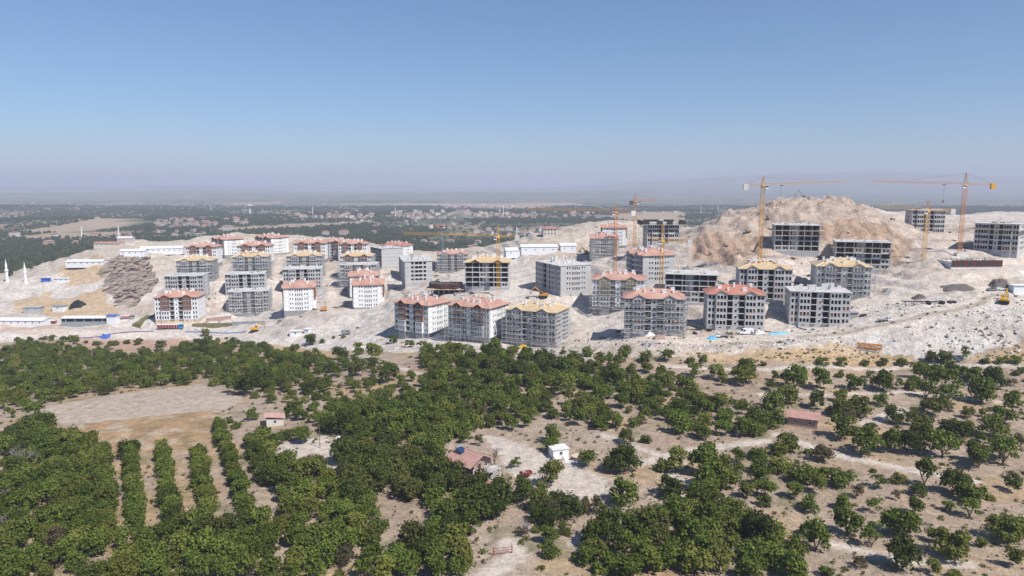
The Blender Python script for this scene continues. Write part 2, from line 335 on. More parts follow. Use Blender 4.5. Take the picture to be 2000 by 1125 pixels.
# a quick look-up grid for placing things
GX = np.linspace(-760, 760, 381); GY = np.linspace(40, 1240, 301)
GZ = Zb(*np.meshgrid(GX, GY))
def Zl(x, y):
    x = np.asarray(x, float); y = np.asarray(y, float)
    ok = (np.abs(x) < 755) & (y > 45) & (y < 1235)
    i = np.clip((x-GX[0])/(GX[1]-GX[0]), 0, 379.999); j = np.clip((y-GY[0])/(GY[1]-GY[0]), 0, 299.999)
    a = i.astype(int); b = j.astype(int); fx = i-a; fy = j-b
    z = (GZ[b,a]*(1-fx)+GZ[b,a+1]*fx)*(1-fy) + (GZ[b+1,a]*(1-fx)+GZ[b+1,a+1]*fx)*fy
    if np.all(ok): return z
    return np.where(ok, z, Zb(x, y))
YS = 95*np.exp(np.linspace(0, math.log(150), 420))
def ground(u, v):                     # where the line of sight meets the ground
    a, b, c = ray(u, v); t = YS/b; d = HC + c*t - Zl(a*t, YS)
    k = np.nonzero(d < 0)[0]
    if len(k) == 0: k = len(YS)-1; return Vector((a*t[k], YS[k], Zl(a*t[k], YS[k]).item()))
    k = k[0]; k = max(k, 1); f = d[k-1]/(d[k-1]-d[k]); yy = YS[k-1] + f*(YS[k]-YS[k-1]); x = a*yy/b
    return Vector((x, yy, float(Zl(x, yy))))
def gz(x, y): return float(Zl(x, y))
def gpoly(pts): return np.array([tuple(ground(*p))[:2] for p in pts])
def inpoly(x, y, P):
    r = np.zeros(x.shape, bool); n = len(P)
    for i in range(n):
        x0, y0 = P[i]; x1, y1 = P[(i+1) % n]
        if y0 == y1: continue
        c = ((y0 > y) != (y1 > y)) & (x < (x1-x0)*(y-y0)/(y1-y0)+x0); r ^= c
    return r
def dline(x, y, P):
    d = np.full(x.shape, 1e9)
    for (x0, y0), (x1, y1) in zip(P[:-1], P[1:]):
        dx, dy = x1-x0, y1-y0; t = np.clip(((x-x0)*dx+(y-y0)*dy)/(dx*dx+dy*dy+1e-9), 0, 1)
        d = np.minimum(d, np.hypot(x-x0-t*dx, y-y0-t*dy))
    return d

SITE = gpoly([(-60,668),(100,664),(300,662),(420,668),(560,676),(700,684),(820,690),(960,697),(1120,704),(1240,696),(1330,700),(1500,690),(1620,684),(1720,690),(1800,703),(1870,703),(1930,690),(2060,640)])
SITE = np.vstack([SITE, [(760,330),(760,1000),(470,900),(330,800),(180,800),(60,830),(-120,850),(-300,840),(-420,740),(-560,560)]])
DRY = [gpoly(p) for p in ([(1320,697),(1350,687),(1420,692),(1520,686),(1640,671),(1720,690),(1790,706),(1600,711),(1400,709)],
   [(1930,690),(2060,640),(2060,705),(1880,708)],[(60,598),(200,560),(230,610),(170,625),(90,620)],[(500,668),(700,684),(690,695),(520,690)],[(20,585),(90,570),(120,600),(30,610)],
   [(120,520),(200,500),(210,545),(130,560)])]
REDDISH = [gpoly(p) for p in ([(130,660),(300,662),(450,660),(420,676),(300,682),(170,678)],[(0,636),(110,636),(150,650),(0,652)])]
TILL = gpoly([(70,799),(230,770),(390,750),(440,765),(480,777),(445,800),(300,812),(150,829),(108,828)])
GRASS = gpoly([(150,830),(300,813),(425,795),(445,830),(400,875),(330,882),(225,892),(150,862),(125,845)])
YARD = gpoly([(938,848),(990,855),(1060,885),(1120,905),(1185,935),(1195,968),(1120,978),(1075,968),(1060,950),(1020,945),(985,915),(975,885)])
YARD2 = gpoly([(530,868),(640,850),(668,868),(672,930),(650,925),(620,885),(540,905)])
TRACKS = [(np.array([tuple(ground(*p))[:2] for p in pts]), wd) for pts, wd in (
   ([(940,1130),(985,1100),(1010,1085),(990,1060)],2.6),([(1120,1062),(1180,1036),(1260,1005),(1340,975),(1360,945),(1310,925)],1.8),
   ([(1250,905),(1330,885),(1420,870),(1500,862)],2.2),([(1180,850),(1330,905)],1.5),([(690,690),(760,712),(830,735)],1.5),
   ([(1480,770),(1600,772),(1800,766),(2000,790)],1.3),([(1300,715),(1500,722),(1800,712),(2000,715)],1.5),([(1630,1065),(1740,1090),(1900,1105)],1.6),
   ([(1520,850),(1640,890),(1760,915),(1900,940)],2.0),([(1690,830),(1760,800)],2.5))]
ROADS = [(np.array([tuple(ground(*p))[:2] for p in pts]), wd) for pts, wd in (
   ([(1130,672),(1300,664),(1420,662),(1540,658),(1640,650),(1720,636),(1800,618),(1880,600),(1925,585),(1930,560),(1900,545),(1960,520),(2010,500)],4.5),
   ([(1670,592),(1740,588),(1820,568),(1900,548)],3.5),([(-20,650),(120,645),(250,652),(400,648),(520,650)],4.0),([(740,600),(760,560),(740,530),(700,520)],4.0),([(620,630),(660,610),(740,600)],4),([(432,600),(430,560),(436,530),(446,515)],3.5),([(540,620),(540,570),(542,530),(548,505)],3.5),([(645,610),(648,570),(646,530)],3.5),([(1130,660),(1140,610),(1125,585),(1000,590),(900,600),(780,605)],3.5),([(1420,545),(1360,515),(1240,520),(1130,520)],3),([(1700,570),(1790,548),(1900,530)],3)) ]
WET = np.array([tuple(ground(*p))[:2] for p in [(1560,660),(1640,650),(1730,634),(1810,616),(1870,604),(1915,593),(1930,580),(1950,576)]])

def axis(parts):
    out = [parts[0][0]]
    for a, b, s in parts:
        n = max(1, round((b-a)/s)); out += list(a + (b-a)*np.arange(1, n+1)/n)
    return np.array(out)
def geo(a, b, s0, k):
    r = [a]; s = s0
    while r[-1] < b: r.append(r[-1]+s); s *= k
    return r
xr = geo(560, 24000, 5, 1.12)[1:]
xs = np.r_[-np.array(xr[::-1]), axis([(-560,-300,2.6),(-300,300,1.6),(300,560,2.6)]), xr]
ys = np.r_[axis([(-400,60,40),(60,135,4),(135,400,1.35),(400,700,2.2)]), geo(700, 27000, 3, 1.035)[1:]]
XX, YY = np.meshgrid(xs, ys)
ZZ = Zb(XX, YY)
wob = fbm(XX, YY, 14, 3, 20)*7
site = inpoly(XX + wob, YY + fbm(XX, YY, 14, 3, 25)*7, SITE)
site_f = site.astype(float)
# relief: rubble mounds, quarried faces and gullies on the bare hill, soft furrows in the orchard
hill = np.exp(-((XX-205)/85)**2 - ((YY-490)/60)**2)
soft_hill = np.where(inpoly(XX+fbm(XX,YY,30,3,44)*30, YY+fbm(XX,YY,30,3,45)*30, gpoly([(1350,492),(1395,455),(1440,428),(1480,408),(1520,393),(1570,390),(1640,393),(1690,408),(1725,430),(1790,470),(1700,480),(1500,505),(1420,515)])), .9, 0)
cl = inpoly(XX, YY, gpoly([(1350,470),(1400,455),(1480,462),(1500,500),(1420,520),(1350,510)])) | inpoly(XX, YY, gpoly([(1600,450),(1720,440),(1790,470),(1760,510),(1620,480)]))
flat = np.ones_like(XX)
for b in BL:
    flat = np.minimum(flat, sstep(np.hypot(XX-b['loc'].x, YY-b['loc'].y), 14, 26))
for P, wd in ROADS: flat = np.minimum(flat, sstep(dline(XX, YY, P), wd, wd+5))
rel = (fbm(XX, YY, 22, 4, 1)*4.0 + fbm(XX, YY, 5, 3, 2)*2.4)*flat
rdg = np.abs(fbm(XX, YY, 16, 4, 31))*2
ZZ = ZZ + site_f*rel + np.where(site, hill, 0)*(fbm(XX, YY, 11, 5, 33)*6 - rdg*3.5 + (np.abs(fbm(XX, YY, 5, 3, 36))-.1)*9)*flat
tw = fbm(XX*1.0, YY*.18, 3.2, 3, 35)
ZZ = ZZ + np.where(cl, 1, 0)*tw*9*flat
emb = inpoly(XX, YY, gpoly([(1680,650),(1800,622),(1900,603),(2060,600),(2060,640),(1930,690),(1800,700)]))
ZZ = ZZ + emb*(fbm(XX, YY, 4, 3, 41)*.9)
orch = (~site) & (YY < 420)
ZZ = ZZ + orch*(fbm(XX, YY, 9, 3, 5)*.5)
def Zs(x, y): return Zl(x, y)
# colour of the ground per zone, with some crevice shade painted on the hill
def setc(mask, c): 
    for k in range(3): C[...,k] = C[...,k]*(1-mask) + c[k]*mask
C = np.zeros(XX.shape+(3,))
A1 = np.zeros(XX.shape)               # stoniness
A2 = sstep(YY, 800, 1050)*(1-site_f)  # the cultivated plain
setc(np.ones_like(XX), (.325,.248,.185))
n1 = fbm(XX, YY, 30, 4, 50)
setc(np.clip(.5+n1*3.0,0,1)*.6*orch, (.39,.315,.25))
setc(np.clip((fbm(XX,YY,18,3,52)-.05)*5,0,1)*.5*orch, (.40,.27,.135))
setc(np.clip((fbm(XX,YY,8,3,54)-.12)*6,0,1)*.55*orch*(YY<330), (.13,.14,.06))
setc(site_f, (.57,.515,.465))
setc(np.clip((fbm(XX,YY,45,4,60)-.02)*5,0,1)*.6*site_f, (.45,.36,.275))
setc(np.clip((fbm(XX,YY,20,4,62)-.06)*6,0,1)*.55*site_f, (.61,.575,.54))
setc(np.clip((fbm(XX,YY,10,4,64)-.1)*6,0,1)*.5*site_f, (.36,.32,.29))
A1[:] = site_f*.75
hill = np.maximum(hill, soft_hill); setc(np.where(site, np.exp(-((XX-195)/125)**2 - ((YY-490)/85)**2), 0)*.75, (.47,.375,.305)); setc(np.where(site, hill, 0)*.7, (.43,.325,.255)); setc(np.where(cl, 1, 0)*.8, (.38,.255,.175))
hz_ = np.where(site, hill, 0); setc(hz_*np.clip((fbm(XX, YY, 14, 4, 66)-.06)*7,0,1)*.65, (.29,.22,.18)); setc(hz_*np.clip((fbm(XX, YY*2.2, 20, 4, 67)-.05)*7,0,1)*.55, (.55,.46,.38))  # rock mottling; its dark part also imitates shade in crevices and ledges
crest = site & (YY > 590) & (XX < 330); setc(crest*.5, (.47,.39,.30))
def soft(P, k=6, a=4, s=70): return inpoly(XX+fbm(XX,YY,k,3,s)*a, YY+fbm(XX,YY,k,3,s+5)*a, P).astype(float)
for P in DRY: q = soft(P, 12, 10); setc(q*.8, (.44,.315,.185)); A1 *= 1-.8*q
OUTC = gpoly([(207,512),(222,506),(262,503),(288,504),(283,518),(294,540),(300,560),(282,572),(262,597),(250,599),(227,588),(209,560),(200,535)]); q = soft(OUTC, 8, 6); setc(q*.8, (.28,.23,.195))
for P in REDDISH: q = soft(P, 10, 6); setc(q*.7, (.46,.30,.23)); A1 *= 1-.6*q
q = soft(TILL, 3, 1.2); setc(q, (.42,.345,.275)); setc(q*np.clip((fbm(XX,YY,4,3,86)-.05)*7,0,1)*.35, (.34,.28,.225)); setc(q*np.clip((fbm(XX,YY,30,2,87))*5,0,1)*.5, (.46,.385,.315)); A1 += q*.15
q = soft(GRASS, 4, 2.5)*(1-q); setc(q*.9, (.36,.235,.125)); setc(q*np.clip((fbm(XX,YY,5,3,80)+.01)*8,0,1)*.75, (.43,.36,.275)); setc(q*np.clip((fbm(XX,YY,4,3,83)-.03)*8,0,1)*.75, (.25,.175,.10))
for P in (YARD, YARD2): q = soft(P, 3, 1.5); setc(q, (.50,.435,.375)); A1 *= 1-q
for P, wd in TRACKS: q = sstep(wd+.5-dline(XX+fbm(XX,YY,6,2,90)*2, YY, P), 0, 1); setc(q*.95, (.52,.455,.39))
for P, wd in ROADS: q = sstep(wd+.8-dline(XX, YY+fbm(XX,YY,9,2,91)*3, P), 0, 1.5); setc(q*.85, (.56,.49,.42)); A1 *= 1-.75*q
q = sstep(2.4-dline(XX, YY+fbm(XX,YY,9,2,91)*3, WET), 0, 1.2); setc(q*.7, (.30,.25,.20))
# the plain: orchards and fields, the shapes of which come from the material
setc(A2, (.095,.10,.065))
for pts in ([(10,452),(120,430),(250,425),(262,440),(170,452),(60,460)],[(0,462),(90,456),(250,452),(255,458),(60,468),(0,470)],[(560,437),(720,432),(730,437),(600,444),(490,448)],[(390,448),(520,440),(520,448),(430,454)],
            [(1170,422),(1330,412),(1440,420),(1460,432),(1300,440),(1200,430)],[(620,398),(1120,396),(1150,402),(1000,408),(900,405)],[(420,395),(560,395),(555,399),(430,399)]):
    P = gpoly(pts); q = inpoly(XX+fbm(XX,YY,60,2,95)*60, YY+fbm(XX,YY,60,2,96)*60, P)*A2; setc(q, (.40,.31,.22)); A2 = A2*(1-q*.9)
setc(sstep(YY, 8200, 10500), (.30,.26,.22)); A2 *= 1-.6*sstep(YY, 9000, 12000)
nx, ny = len(xs), len(ys)
me = bpy.data.meshes.new('ground')
me.vertices.add(nx*ny); me.vertices.foreach_set('co', np.stack([XX, YY, ZZ], -1).astype(np.float32).ravel())
ii = (np.arange(ny-1)[:,None]*nx + np.arange(nx-1)[None]).ravel()
fc = np.stack([ii, ii+1, ii+1+nx, ii+nx], -1).astype(np.int32)
me.loops.add(fc.size); me.loops.foreach_set('vertex_index', fc.ravel())
me.polygons.add(len(fc)); me.polygons.foreach_set('loop_start', np.arange(0, fc.size, 4, dtype=np.int32)); me.polygons.foreach_set('loop_total', np.full(len(fc), 4, np.int32))
me.update(calc_edges=True); me.polygons.foreach_set('use_smooth', np.ones(len(fc), bool))
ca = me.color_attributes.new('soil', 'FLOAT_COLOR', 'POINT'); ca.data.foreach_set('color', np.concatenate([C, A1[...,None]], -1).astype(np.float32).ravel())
pa = me.attributes.new('plain', 'FLOAT', 'POINT'); pa.data.foreach_set('value', A2.astype(np.float32).ravel())

def ground_material():
    m = bpy.data.materials.new('ground'); m.use_nodes = True; t = m.node_tree; N = t.nodes; L = t.links; b = N['Principled BSDF']
    b.inputs['Roughness'].default_value = .95; b.inputs['Specular IOR Level'].default_value = .1
    geo_ = N.new('ShaderNodeNewGeometry'); at_ = N.new('ShaderNodeAttribute'); at_.attribute_name = 'soil'; ap = N.new('ShaderNodeAttribute'); ap.attribute_name = 'plain'
    def noise(s, d=4, vec=None, rough=.6):
        n = N.new('ShaderNodeTexNoise'); n.inputs['Scale'].default_value = s; n.inputs['Detail'].default_value = d; n.inputs['Roughness'].default_value = rough
        L.new(vec or geo_.outputs['Position'], n.inputs['Vector']); return n.outputs['Fac']
    def math_(op, a, b_, c=None):
        n = N.new('ShaderNodeMath'); n.operation = op
        for k, q in enumerate((a, b_, c)):
            if q is None: continue
            if isinstance(q, (int, float)): n.inputs[k].default_value = q
            else: L.new(q, n.inputs[k])
        return n.outputs[0]
    def rng(v, a, b_, c, d):
        n = N.new('ShaderNodeMapRange'); L.new(v, n.inputs['Value'])
        for k, q in zip(('From Min','From Max','To Min','To Max'), (a, b_, c, d)): n.inputs[k].default_value = q
        return n.outputs[0]
    def mixc(f, a, b_, bl='MIX'):
        n = N.new('ShaderNodeMix'); n.data_type = 'RGBA'; n.blend_type = bl
        if isinstance(f, (int, float)): n.inputs['Factor'].default_value = f
        else: L.new(f, n.inputs['Factor'])
        for k, q in (('A', a), ('B', b_)):
            if isinstance(q, tuple): n.inputs[k].default_value = q + (1,)
            else: L.new(q, n.inputs[k])
        return n.outputs['Result']
    soil = at_.outputs['Color']; stony = at_.outputs['Alpha']
    f1 = rng(noise(.35, 5), .3, .7, .74, 1.22); f2 = rng(noise(1.3, 4), .3, .7, .74, 1.24)
    nv = N.new('ShaderNodeTexNoise'); nv.inputs['Scale'].default_value = .6; nv.inputs['Detail'].default_value = 3; L.new(geo_.outputs['Position'], nv.inputs['Vector'])
    wv = N.new('ShaderNodeMix'); wv.data_type = 'VECTOR'; wv.inputs['Factor'].default_value = .55; L.new(geo_.outputs['Position'], wv.inputs['A'])
    vm = N.new('ShaderNodeVectorMath'); vm.operation = 'MULTIPLY_ADD'; L.new(nv.outputs['Color'], vm.inputs[0]); vm.inputs[1].default_value = (4,4,4); L.new(geo_.outputs['Position'], vm.inputs[2])
    vo = N.new('ShaderNodeTexVoronoi'); vo.inputs['Scale'].default_value = .42; L.new(vm.outputs[0], vo.inputs['Vector'])
    vo2 = N.new('ShaderNodeTexVoronoi'); vo2.inputs['Scale'].default_value = 1.3; L.new(vm.outputs[0], vo2.inputs['Vector'])
    patch = rng(noise(.05, 5, None, .65), .35, .65, .15, 1.0)
    cell = rng(vo.outputs['Distance'], .0, .9, 1.10, .78); cell2 = rng(vo2.outputs['Distance'], 0, .8, 1.08, .84)
    rockf = math_('MULTIPLY', math_('MULTIPLY', cell, cell2), rng(noise(.16, 6, None, .75), .3, .7, .70, 1.22))
    rockf = math_('ADD', math_('MULTIPLY', rockf, patch), math_('SUBTRACT', 1.0, patch))
    one = mixc(stony, (1.,1.,1.), rockf); 
    f3 = rng(noise(4.5, 3), .3, .7, .80, 1.18); c = mixc(1.0, soil, math_('MULTIPLY', math_('MULTIPLY', f1, f2), f3), 'MULTIPLY'); c = mixc(1.0, c, one, 'MULTIPLY')
    # fields and orchards of the plain
    vp = N.new('ShaderNodeTexVoronoi'); vp.inputs['Scale'].default_value = .0085; L.new(geo_.outputs['Position'], vp.inputs['Vector'])
    sep = N.new('ShaderNodeSeparateColor'); L.new(vp.outputs['Color'], sep.inputs[0])
    vp2 = N.new('ShaderNodeTexVoronoi'); vp2.inputs['Scale'].default_value = .0022; L.new(geo_.outputs['Position'], vp2.inputs['Vector'])
    sep2 = N.new('ShaderNodeSeparateColor'); L.new(vp2.outputs['Color'], sep2.inputs[0])
    k = math_('ADD', math_('MULTIPLY', sep.outputs[0], .6), math_('MULTIPLY', sep2.outputs[0], .4))
    tan = rng(k, .56, .60, 0, 1)
    field = mixc(tan, mixc(rng(sep.outputs[1], 0, 1, 0, 1), (.062,.082,.045), (.12,.13,.072)), mixc(sep.outputs[2], (.30,.24,.17), (.20,.17,.11)))
    spk = rng(noise(.045, 6, None, .8), .62, .72, 0, .35); field = mixc(spk, field, (.42,.38,.34))
    c = mixc(ap.outputs['Fac'], c, field)
    L.new(c, b.inputs['Base Color'])
    bp = N.new('ShaderNodeBump'); bp.inputs['Distance'].default_value = .5
    h = math_('ADD', math_('MULTIPLY', math_('MULTIPLY', vo.outputs['Distance'], stony), -1.0), math_('MULTIPLY', noise(1.1, 5), .6))
    L.new(h, bp.inputs['Height']); bp.inputs['Strength'].default_value = .8; L.new(bp.outputs[0], b.inputs['Normal'])
    return m
M['ground'] = ground_material(); me.materials.append(M['ground'])
tag(put('ground', me), kind='structure')
# ---------------------------------------------------------------- apartment blocks
def panel(mb, o, ux, n, w_, z0, z1, ops, mi=0, dep=.28, rmi=None):
    """wall sheet from point o along ux, outward normal n, with real openings and their reveals"""
    P = lambda x, z, d=0: (o[0]+ux[0]*x-n[0]*d, o[1]+ux[1]*x-n[1]*d, z)
    xs_ = sorted({0, w_} | {q for p in ops for q in p[:2]}); zs_ = sorted({z0, z1} | {q for p in ops for q in p[2:4]})
    flip = (ux[0]*n[1]-ux[1]*n[0]) > 0
    def q4(a, b, c, d, m): mb.quad(*((a, d, c, b) if flip else (a, b, c, d)), m)
    for za, zb in zip(zs_[:-1], zs_[1:]):
        run = None
        for xa, xb in zip(xs_[:-1], xs_[1:]):
            xm, zm = (xa+xb)/2, (za+zb)/2
            hole = any(p[0] < xm < p[1] and p[2] < zm < p[3] for p in ops)
            if hole:
                if run is not None: q4(P(run, za), P(xa, za), P(xa, zb), P(run, zb), mi); run = None
            elif run is None: run = xa
        if run is not None: q4(P(run, za), P(w_, za), P(w_, zb), P(run, zb), mi)
    r = mi if rmi is None else rmi
    for x0, x1, za, zb in ops:
        for (a, b, c, d) in (((x0,za),(x1,za),(x1,za,dep),(x0,za,dep)), ((x0,zb,dep),(x1,zb,dep),(x1,zb),(x0,zb)), ((x0,za,dep),(x0,zb,dep),(x0,zb),(x0,za)), ((x1,za),(x1,zb),(x1,zb,dep),(x1,za,dep))):
            mb.quad(P(*a), P(*b), P(*c), P(*d), r)

WM = {}
def window_mesh(w_, h, glazed, board=False):
    k = (round(w_, 2), round(h, 2), glazed, board)
    if k in WM: return WM[k]
    mb = MB(); t = .11
    if glazed:       # frame, mullion and a dark pane set back in the reveal; x across, -y outward, origin bottom left
        mb.box(0, w_, .10, .14, 0, h, 1)
        for a in ((0,.07,0,h),(w_-.07,w_,0,h),(.07,w_-.07,0,.07),(.07,w_-.07,h-.07,h)): mb.box(a[0],a[1],.04,.097,a[2],a[3],0)
        if w_ > .8: mb.box(w_/2-.03, w_/2+.03, .045, .095, .07, h-.07, 0)
        mb.box(-.08, w_+.08, -.10, .03, -.09, -.005, 0); ms = [M['lintel'], M['glass']]
    else:            # pale surround round an empty opening
        for a in ((-t,-.003,-t,h+t),(w_+.003,w_+t,-t,h+t),(-.003,w_+.003,-t,-.003),(-.003,w_+.003,h+.003,h+t*2)): mb.box(a[0],a[1],-.05,.05,a[2],a[3],0)
        if board: mb.box(.003, w_-.003, .12, .16, .003, h-.003, 1)
        ms = [M['lintel'], M['brown']]
    WM[k] = mb.mesh('window', ms); return WM[k]
BM_ = {}
def balcony_mesh(w_, fin):
    k = (round(w_,2), fin)
    if k in BM_: return BM_[k]
    mb = MB(); mb.box(-.05, w_+.05, -.75, .25, -.16, 0, 0)
    if fin:
        mb.box(-.05, w_+.05, -.76, -.70, .95, 1.02, 1)
        for i in range(9): mb.box(i*w_/8-.02, i*w_/8+.02, -.75, -.71, 0, .95, 1)
        mb.box(.25, w_-.25, .9, .95, 0, 2.2, 2)
    else:
        mb.box(-.05, w_+.05, -.75, -.68, 0, .10, 0)
    BM_[k] = mb.mesh('balcony', [M['slab'], M['scaf'], M['glass']]); return BM_[k]
CHM = MB(); CHM.box(-.42,.42,-.42,.42,-2.0,1.2); CHM.box(-.52,.52,-.52,.52,1.2,1.34); CHM = CHM.mesh('chimney', M['chimney'])
CHM2 = MB(); CHM2.box(-.9,.9,-.42,.42,-2.2,1.3); CHM2.box(-1,1,-.52,.52,1.3,1.45); CHM2 = CHM2.mesh('chimney', M['chimney'])
COLM = {}
def col_mesh(h, a=.18):
    k = (round(h,2), a)
    if k not in COLM:
        mb = MB(); mb.box(-a, a, -.3, .3, 0, h); COLM[k] = mb.mesh('column', M['conc2'])
    return COLM[k]

BAYS = [('e',3.9),('p',5.0),('b',2.9),('s',2.4),('b',2.9),('p',5.0),('e',3.9)]
def block(b):
    Lb, Wb, n = b['L'], b['W'], b['n']; wall = b['wall']; fin = wall == 'white'
    R_ = random.Random(int(b['u']*7+b['v']))
    root = empty('apartment_block', b['loc'], b['a'], b['lab'], 'apartment block', 'apartment blocks of the building site')
    near = b['Y'] < 520
    eave = PLH + n*SH
    wmat = M[wall] if wall in ('white','conc','conc2') else M['conc2']
    if wall == 'form': return formwork_block(root, Lb, Wb, R_)
    if wall == 'frame': frame_block(root, b, Lb, Wb, n, R_)
    else:
        mb = MB(); bm_ = MB(); bays_ = []; jn = MB(); far = MB(); sl = MB()
        plm = 2; k_ = Lb/26.0
        wins = []; bals = []
        bayc = M[b['bay']] if b.get('bay') else None
        opent = 1 if b.get('top') == 'open' else 0
        for s in (-1, 1):                                  # the two long faces
            x = 0
            for typ, bw in BAYS:
                bw *= k_; off = 1.0 if typ == 'p' else 0
                if typ == 'p' and bayc: bm_ = MB(); bays_.append(bm_)
                ops = []; up = []
                for st in range(n):
                    z = PLH + st*SH
                    if typ == 'e': q = [(.17*bw,.17*bw+1.1,z+.6,z+2.45),(.58*bw,.58*bw+1.1,z+.6,z+2.45)]
                    elif typ == 'p': q = [(bw*f-.58,bw*f+.58,z+.6,z+2.45) for f in (.2,.5,.8)]
                    elif typ == 'b': q = [(.25,bw-.25,z+.12,z+2.55)]
                    else: q = [(bw/2-.45,bw/2+.45,z+.5,z+1.7)]
                    if typ == 'p' and bayc and st >= n-3: up += q
                    else: ops += q
                    for o_ in q: (bals if typ == 'b' else wins).append((s, x, off, o_, st))
                if typ in 'pe': ops.append((bw*.3, bw*.3+1.2, .9, 1.4))
                # the face: its own direction along x, flipped for the back
                ux = (1,0) if s < 0 else (-1,0); nn = (0,s)
                o = (-Lb/2+x if s < 0 else Lb/2-x, s*(Wb/2+off))
                zt = PLH+(n-3)*SH if (typ == 'p' and bayc) else eave
                panel(mb, o, ux, nn, bw, -4, PLH, [p for p in ops if p[3] <= PLH], 1)
                panel(mb, o, ux, nn, bw, PLH, zt, [p for p in ops if p[2] >= PLH], 0)
                if typ == 'p':
                    if bayc: panel(bm_, o, ux, nn, bw, zt, eave, up, 0)
                    for e_ in (0, bw):
                        xx = o[0] + ux[0]*e_; sg = (-1 if e_ == 0 else 1)*ux[0]
                        for (t_, za, zb, m_) in ((mb,-4,PLH,1),(mb,PLH,zt,0)) + (((bm_,zt,eave,0),) if bayc else ()):
                            t_.quad((xx, s*Wb/2, za), (xx, s*(Wb/2+off), za), (xx, s*(Wb/2+off), zb), (xx, s*Wb/2, zb), m_)
                    # gable wall over the bay
                    if b['roof'] in ('red','red2','tan'):
                        (bm_ if bayc else mb).tri((o[0], o[1], eave), (o[0]+ux[0]*bw, o[1], eave), (o[0]+ux[0]*bw/2, o[1], eave+1.35), 0)
                if fin:
                    for st in range(n+1): 
                        z = PLH+st*SH
                        if not (typ == 'p' and bayc and st > n-3) and typ != 'b':
                            xa = min(o[0], o[0]+ux[0]*bw); jn.box(xa, xa+bw, min(o[1]+s*.004, o[1]+s*.03), max(o[1]+s*.004, o[1]+s*.03), z-.06, z+.06)
                    xa = o[0]; jn.box(xa-.06, xa+.06, min(o[1]+s*.005, o[1]+s*.035), max(o[1]+s*.005, o[1]+s*.035), PLH, zt)
                x += bw
        fr = (.22,.30,.40,.47,.54,.61,.71,.79)
        for s in (-1, 1):                                  # the two end walls
            ux = (0,1) if s > 0 else (0,-1); o = (s*Lb/2, -Wb/2 if s > 0 else Wb/2); ops = []
            for st in range(n):
                z = PLH+st*SH
                for i, f in enumerate(fr):
                    h = 1.75 if 1 < i < 6 else 1.25; a = .85
                    ops.append((Wb*f-a/2, Wb*f+a/2, z+2.35-h, z+2.35)); wins.append((2*s, 0, 0, ops[-1], st))
            panel(mb, o, ux, (s,0), Wb, -4, PLH, [], 1); panel(mb, o, ux, (s,0), Wb, PLH, eave, ops, 0)
            if fin:
                for st in range(n+1): z = PLH+st*SH; jn.box(min(o[0]+s*.004,o[0]+s*.03), max(o[0]+s*.004,o[0]+s*.03), -Wb/2, Wb/2, z-.06, z+.06)
                for f in (.03,.17,.83,.97): y_ = Wb*(f-.5); jn.box(min(o[0]+s*.005,o[0]+s*.035), max(o[0]+s*.005,o[0]+s*.035), y_-.06, y_+.06, PLH, eave)
        pl = M['beige'] if b.get('plinth') == 'beige' else (M['plinth'] if fin else wmat)
        mb.build('wall', [wmat, pl], root)
        for q_ in bays_: q_.build('bay_cladding', bayc, root)
        if fin: jn.build('joint_grid', M['joint'], root)
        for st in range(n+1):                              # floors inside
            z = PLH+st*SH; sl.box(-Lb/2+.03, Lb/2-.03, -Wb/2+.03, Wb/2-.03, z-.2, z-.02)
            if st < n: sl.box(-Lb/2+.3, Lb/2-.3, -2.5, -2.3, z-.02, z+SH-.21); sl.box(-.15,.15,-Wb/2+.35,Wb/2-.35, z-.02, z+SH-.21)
        sl.build('floor_slabs', M['dark'], root)  # slabs coloured near black so the rooms read as shaded
        ca_, sa_ = math.cos(b['a']), math.sin(b['a']); brow = R_.choice((0,0,1,9,9))
        for s, x, off, (x0, x1, za, zb), st in wins:
            nx_, ny_ = (0, s) if abs(s) == 1 else (s/2, 0)
            wx, wy = nx_*ca_-ny_*sa_, nx_*sa_+ny_*ca_
            if wx*b['loc'].x + wy*b['loc'].y > .12*b['loc'].length: continue      # faces turned away carry plain openings only
            me_ = window_mesh(x1-x0, zb-za, fin, (not fin) and R_.random() < (.55 if st == brow else .06))
            if s == -1: loc = (-Lb/2+x+x0, -Wb/2-off, za); rz = 0
            elif s == 1: loc = (Lb/2-x-x0, Wb/2+off, za); rz = math.pi
            elif s == 2: loc = (Lb/2, -Wb/2+x0, za); rz = math.pi/2
            else: loc = (-Lb/2, Wb/2-x0, za); rz = -math.pi/2
            if near and not b.get('scaf') == 'x': put('window', me_, root, loc, rz)
            else:
                c, s2 = math.cos(rz), math.sin(rz); k0 = len(far.v)
                for v_ in me_.vertices: far.v.append((loc[0]+v_.co.x*c-v_.co.y*s2, loc[1]+v_.co.x*s2+v_.co.y*c, loc[2]+v_.co.z))
                for p_ in me_.polygons: far.f.append(tuple(i+k0 for i in p_.vertices)); far.m.append(p_.material_index)
        if far.v: tag(far.build('window_rows', [M['lintel'], M['glass'] if fin else M['brown']], root), kind='stuff')
        for s, x, off, (x0, x1, za, zb), st in bals:
            wx, wy = -s*sa_, s*ca_
            if wx*b['loc'].x + wy*b['loc'].y > .12*b['loc'].length: continue
            bw = x1-x0; loc = (-Lb/2+x+x0, -Wb/2, za) if s < 0 else (Lb/2-x-x0, Wb/2, za)
            put('balcony', balcony_mesh(bw, fin), root, loc, 0 if s < 0 else math.pi)
    roof(root, b, Lb, Wb, eave, R_)
    if b.get('scaf'): scaffold(root, b, Lb, Wb, eave, R_)

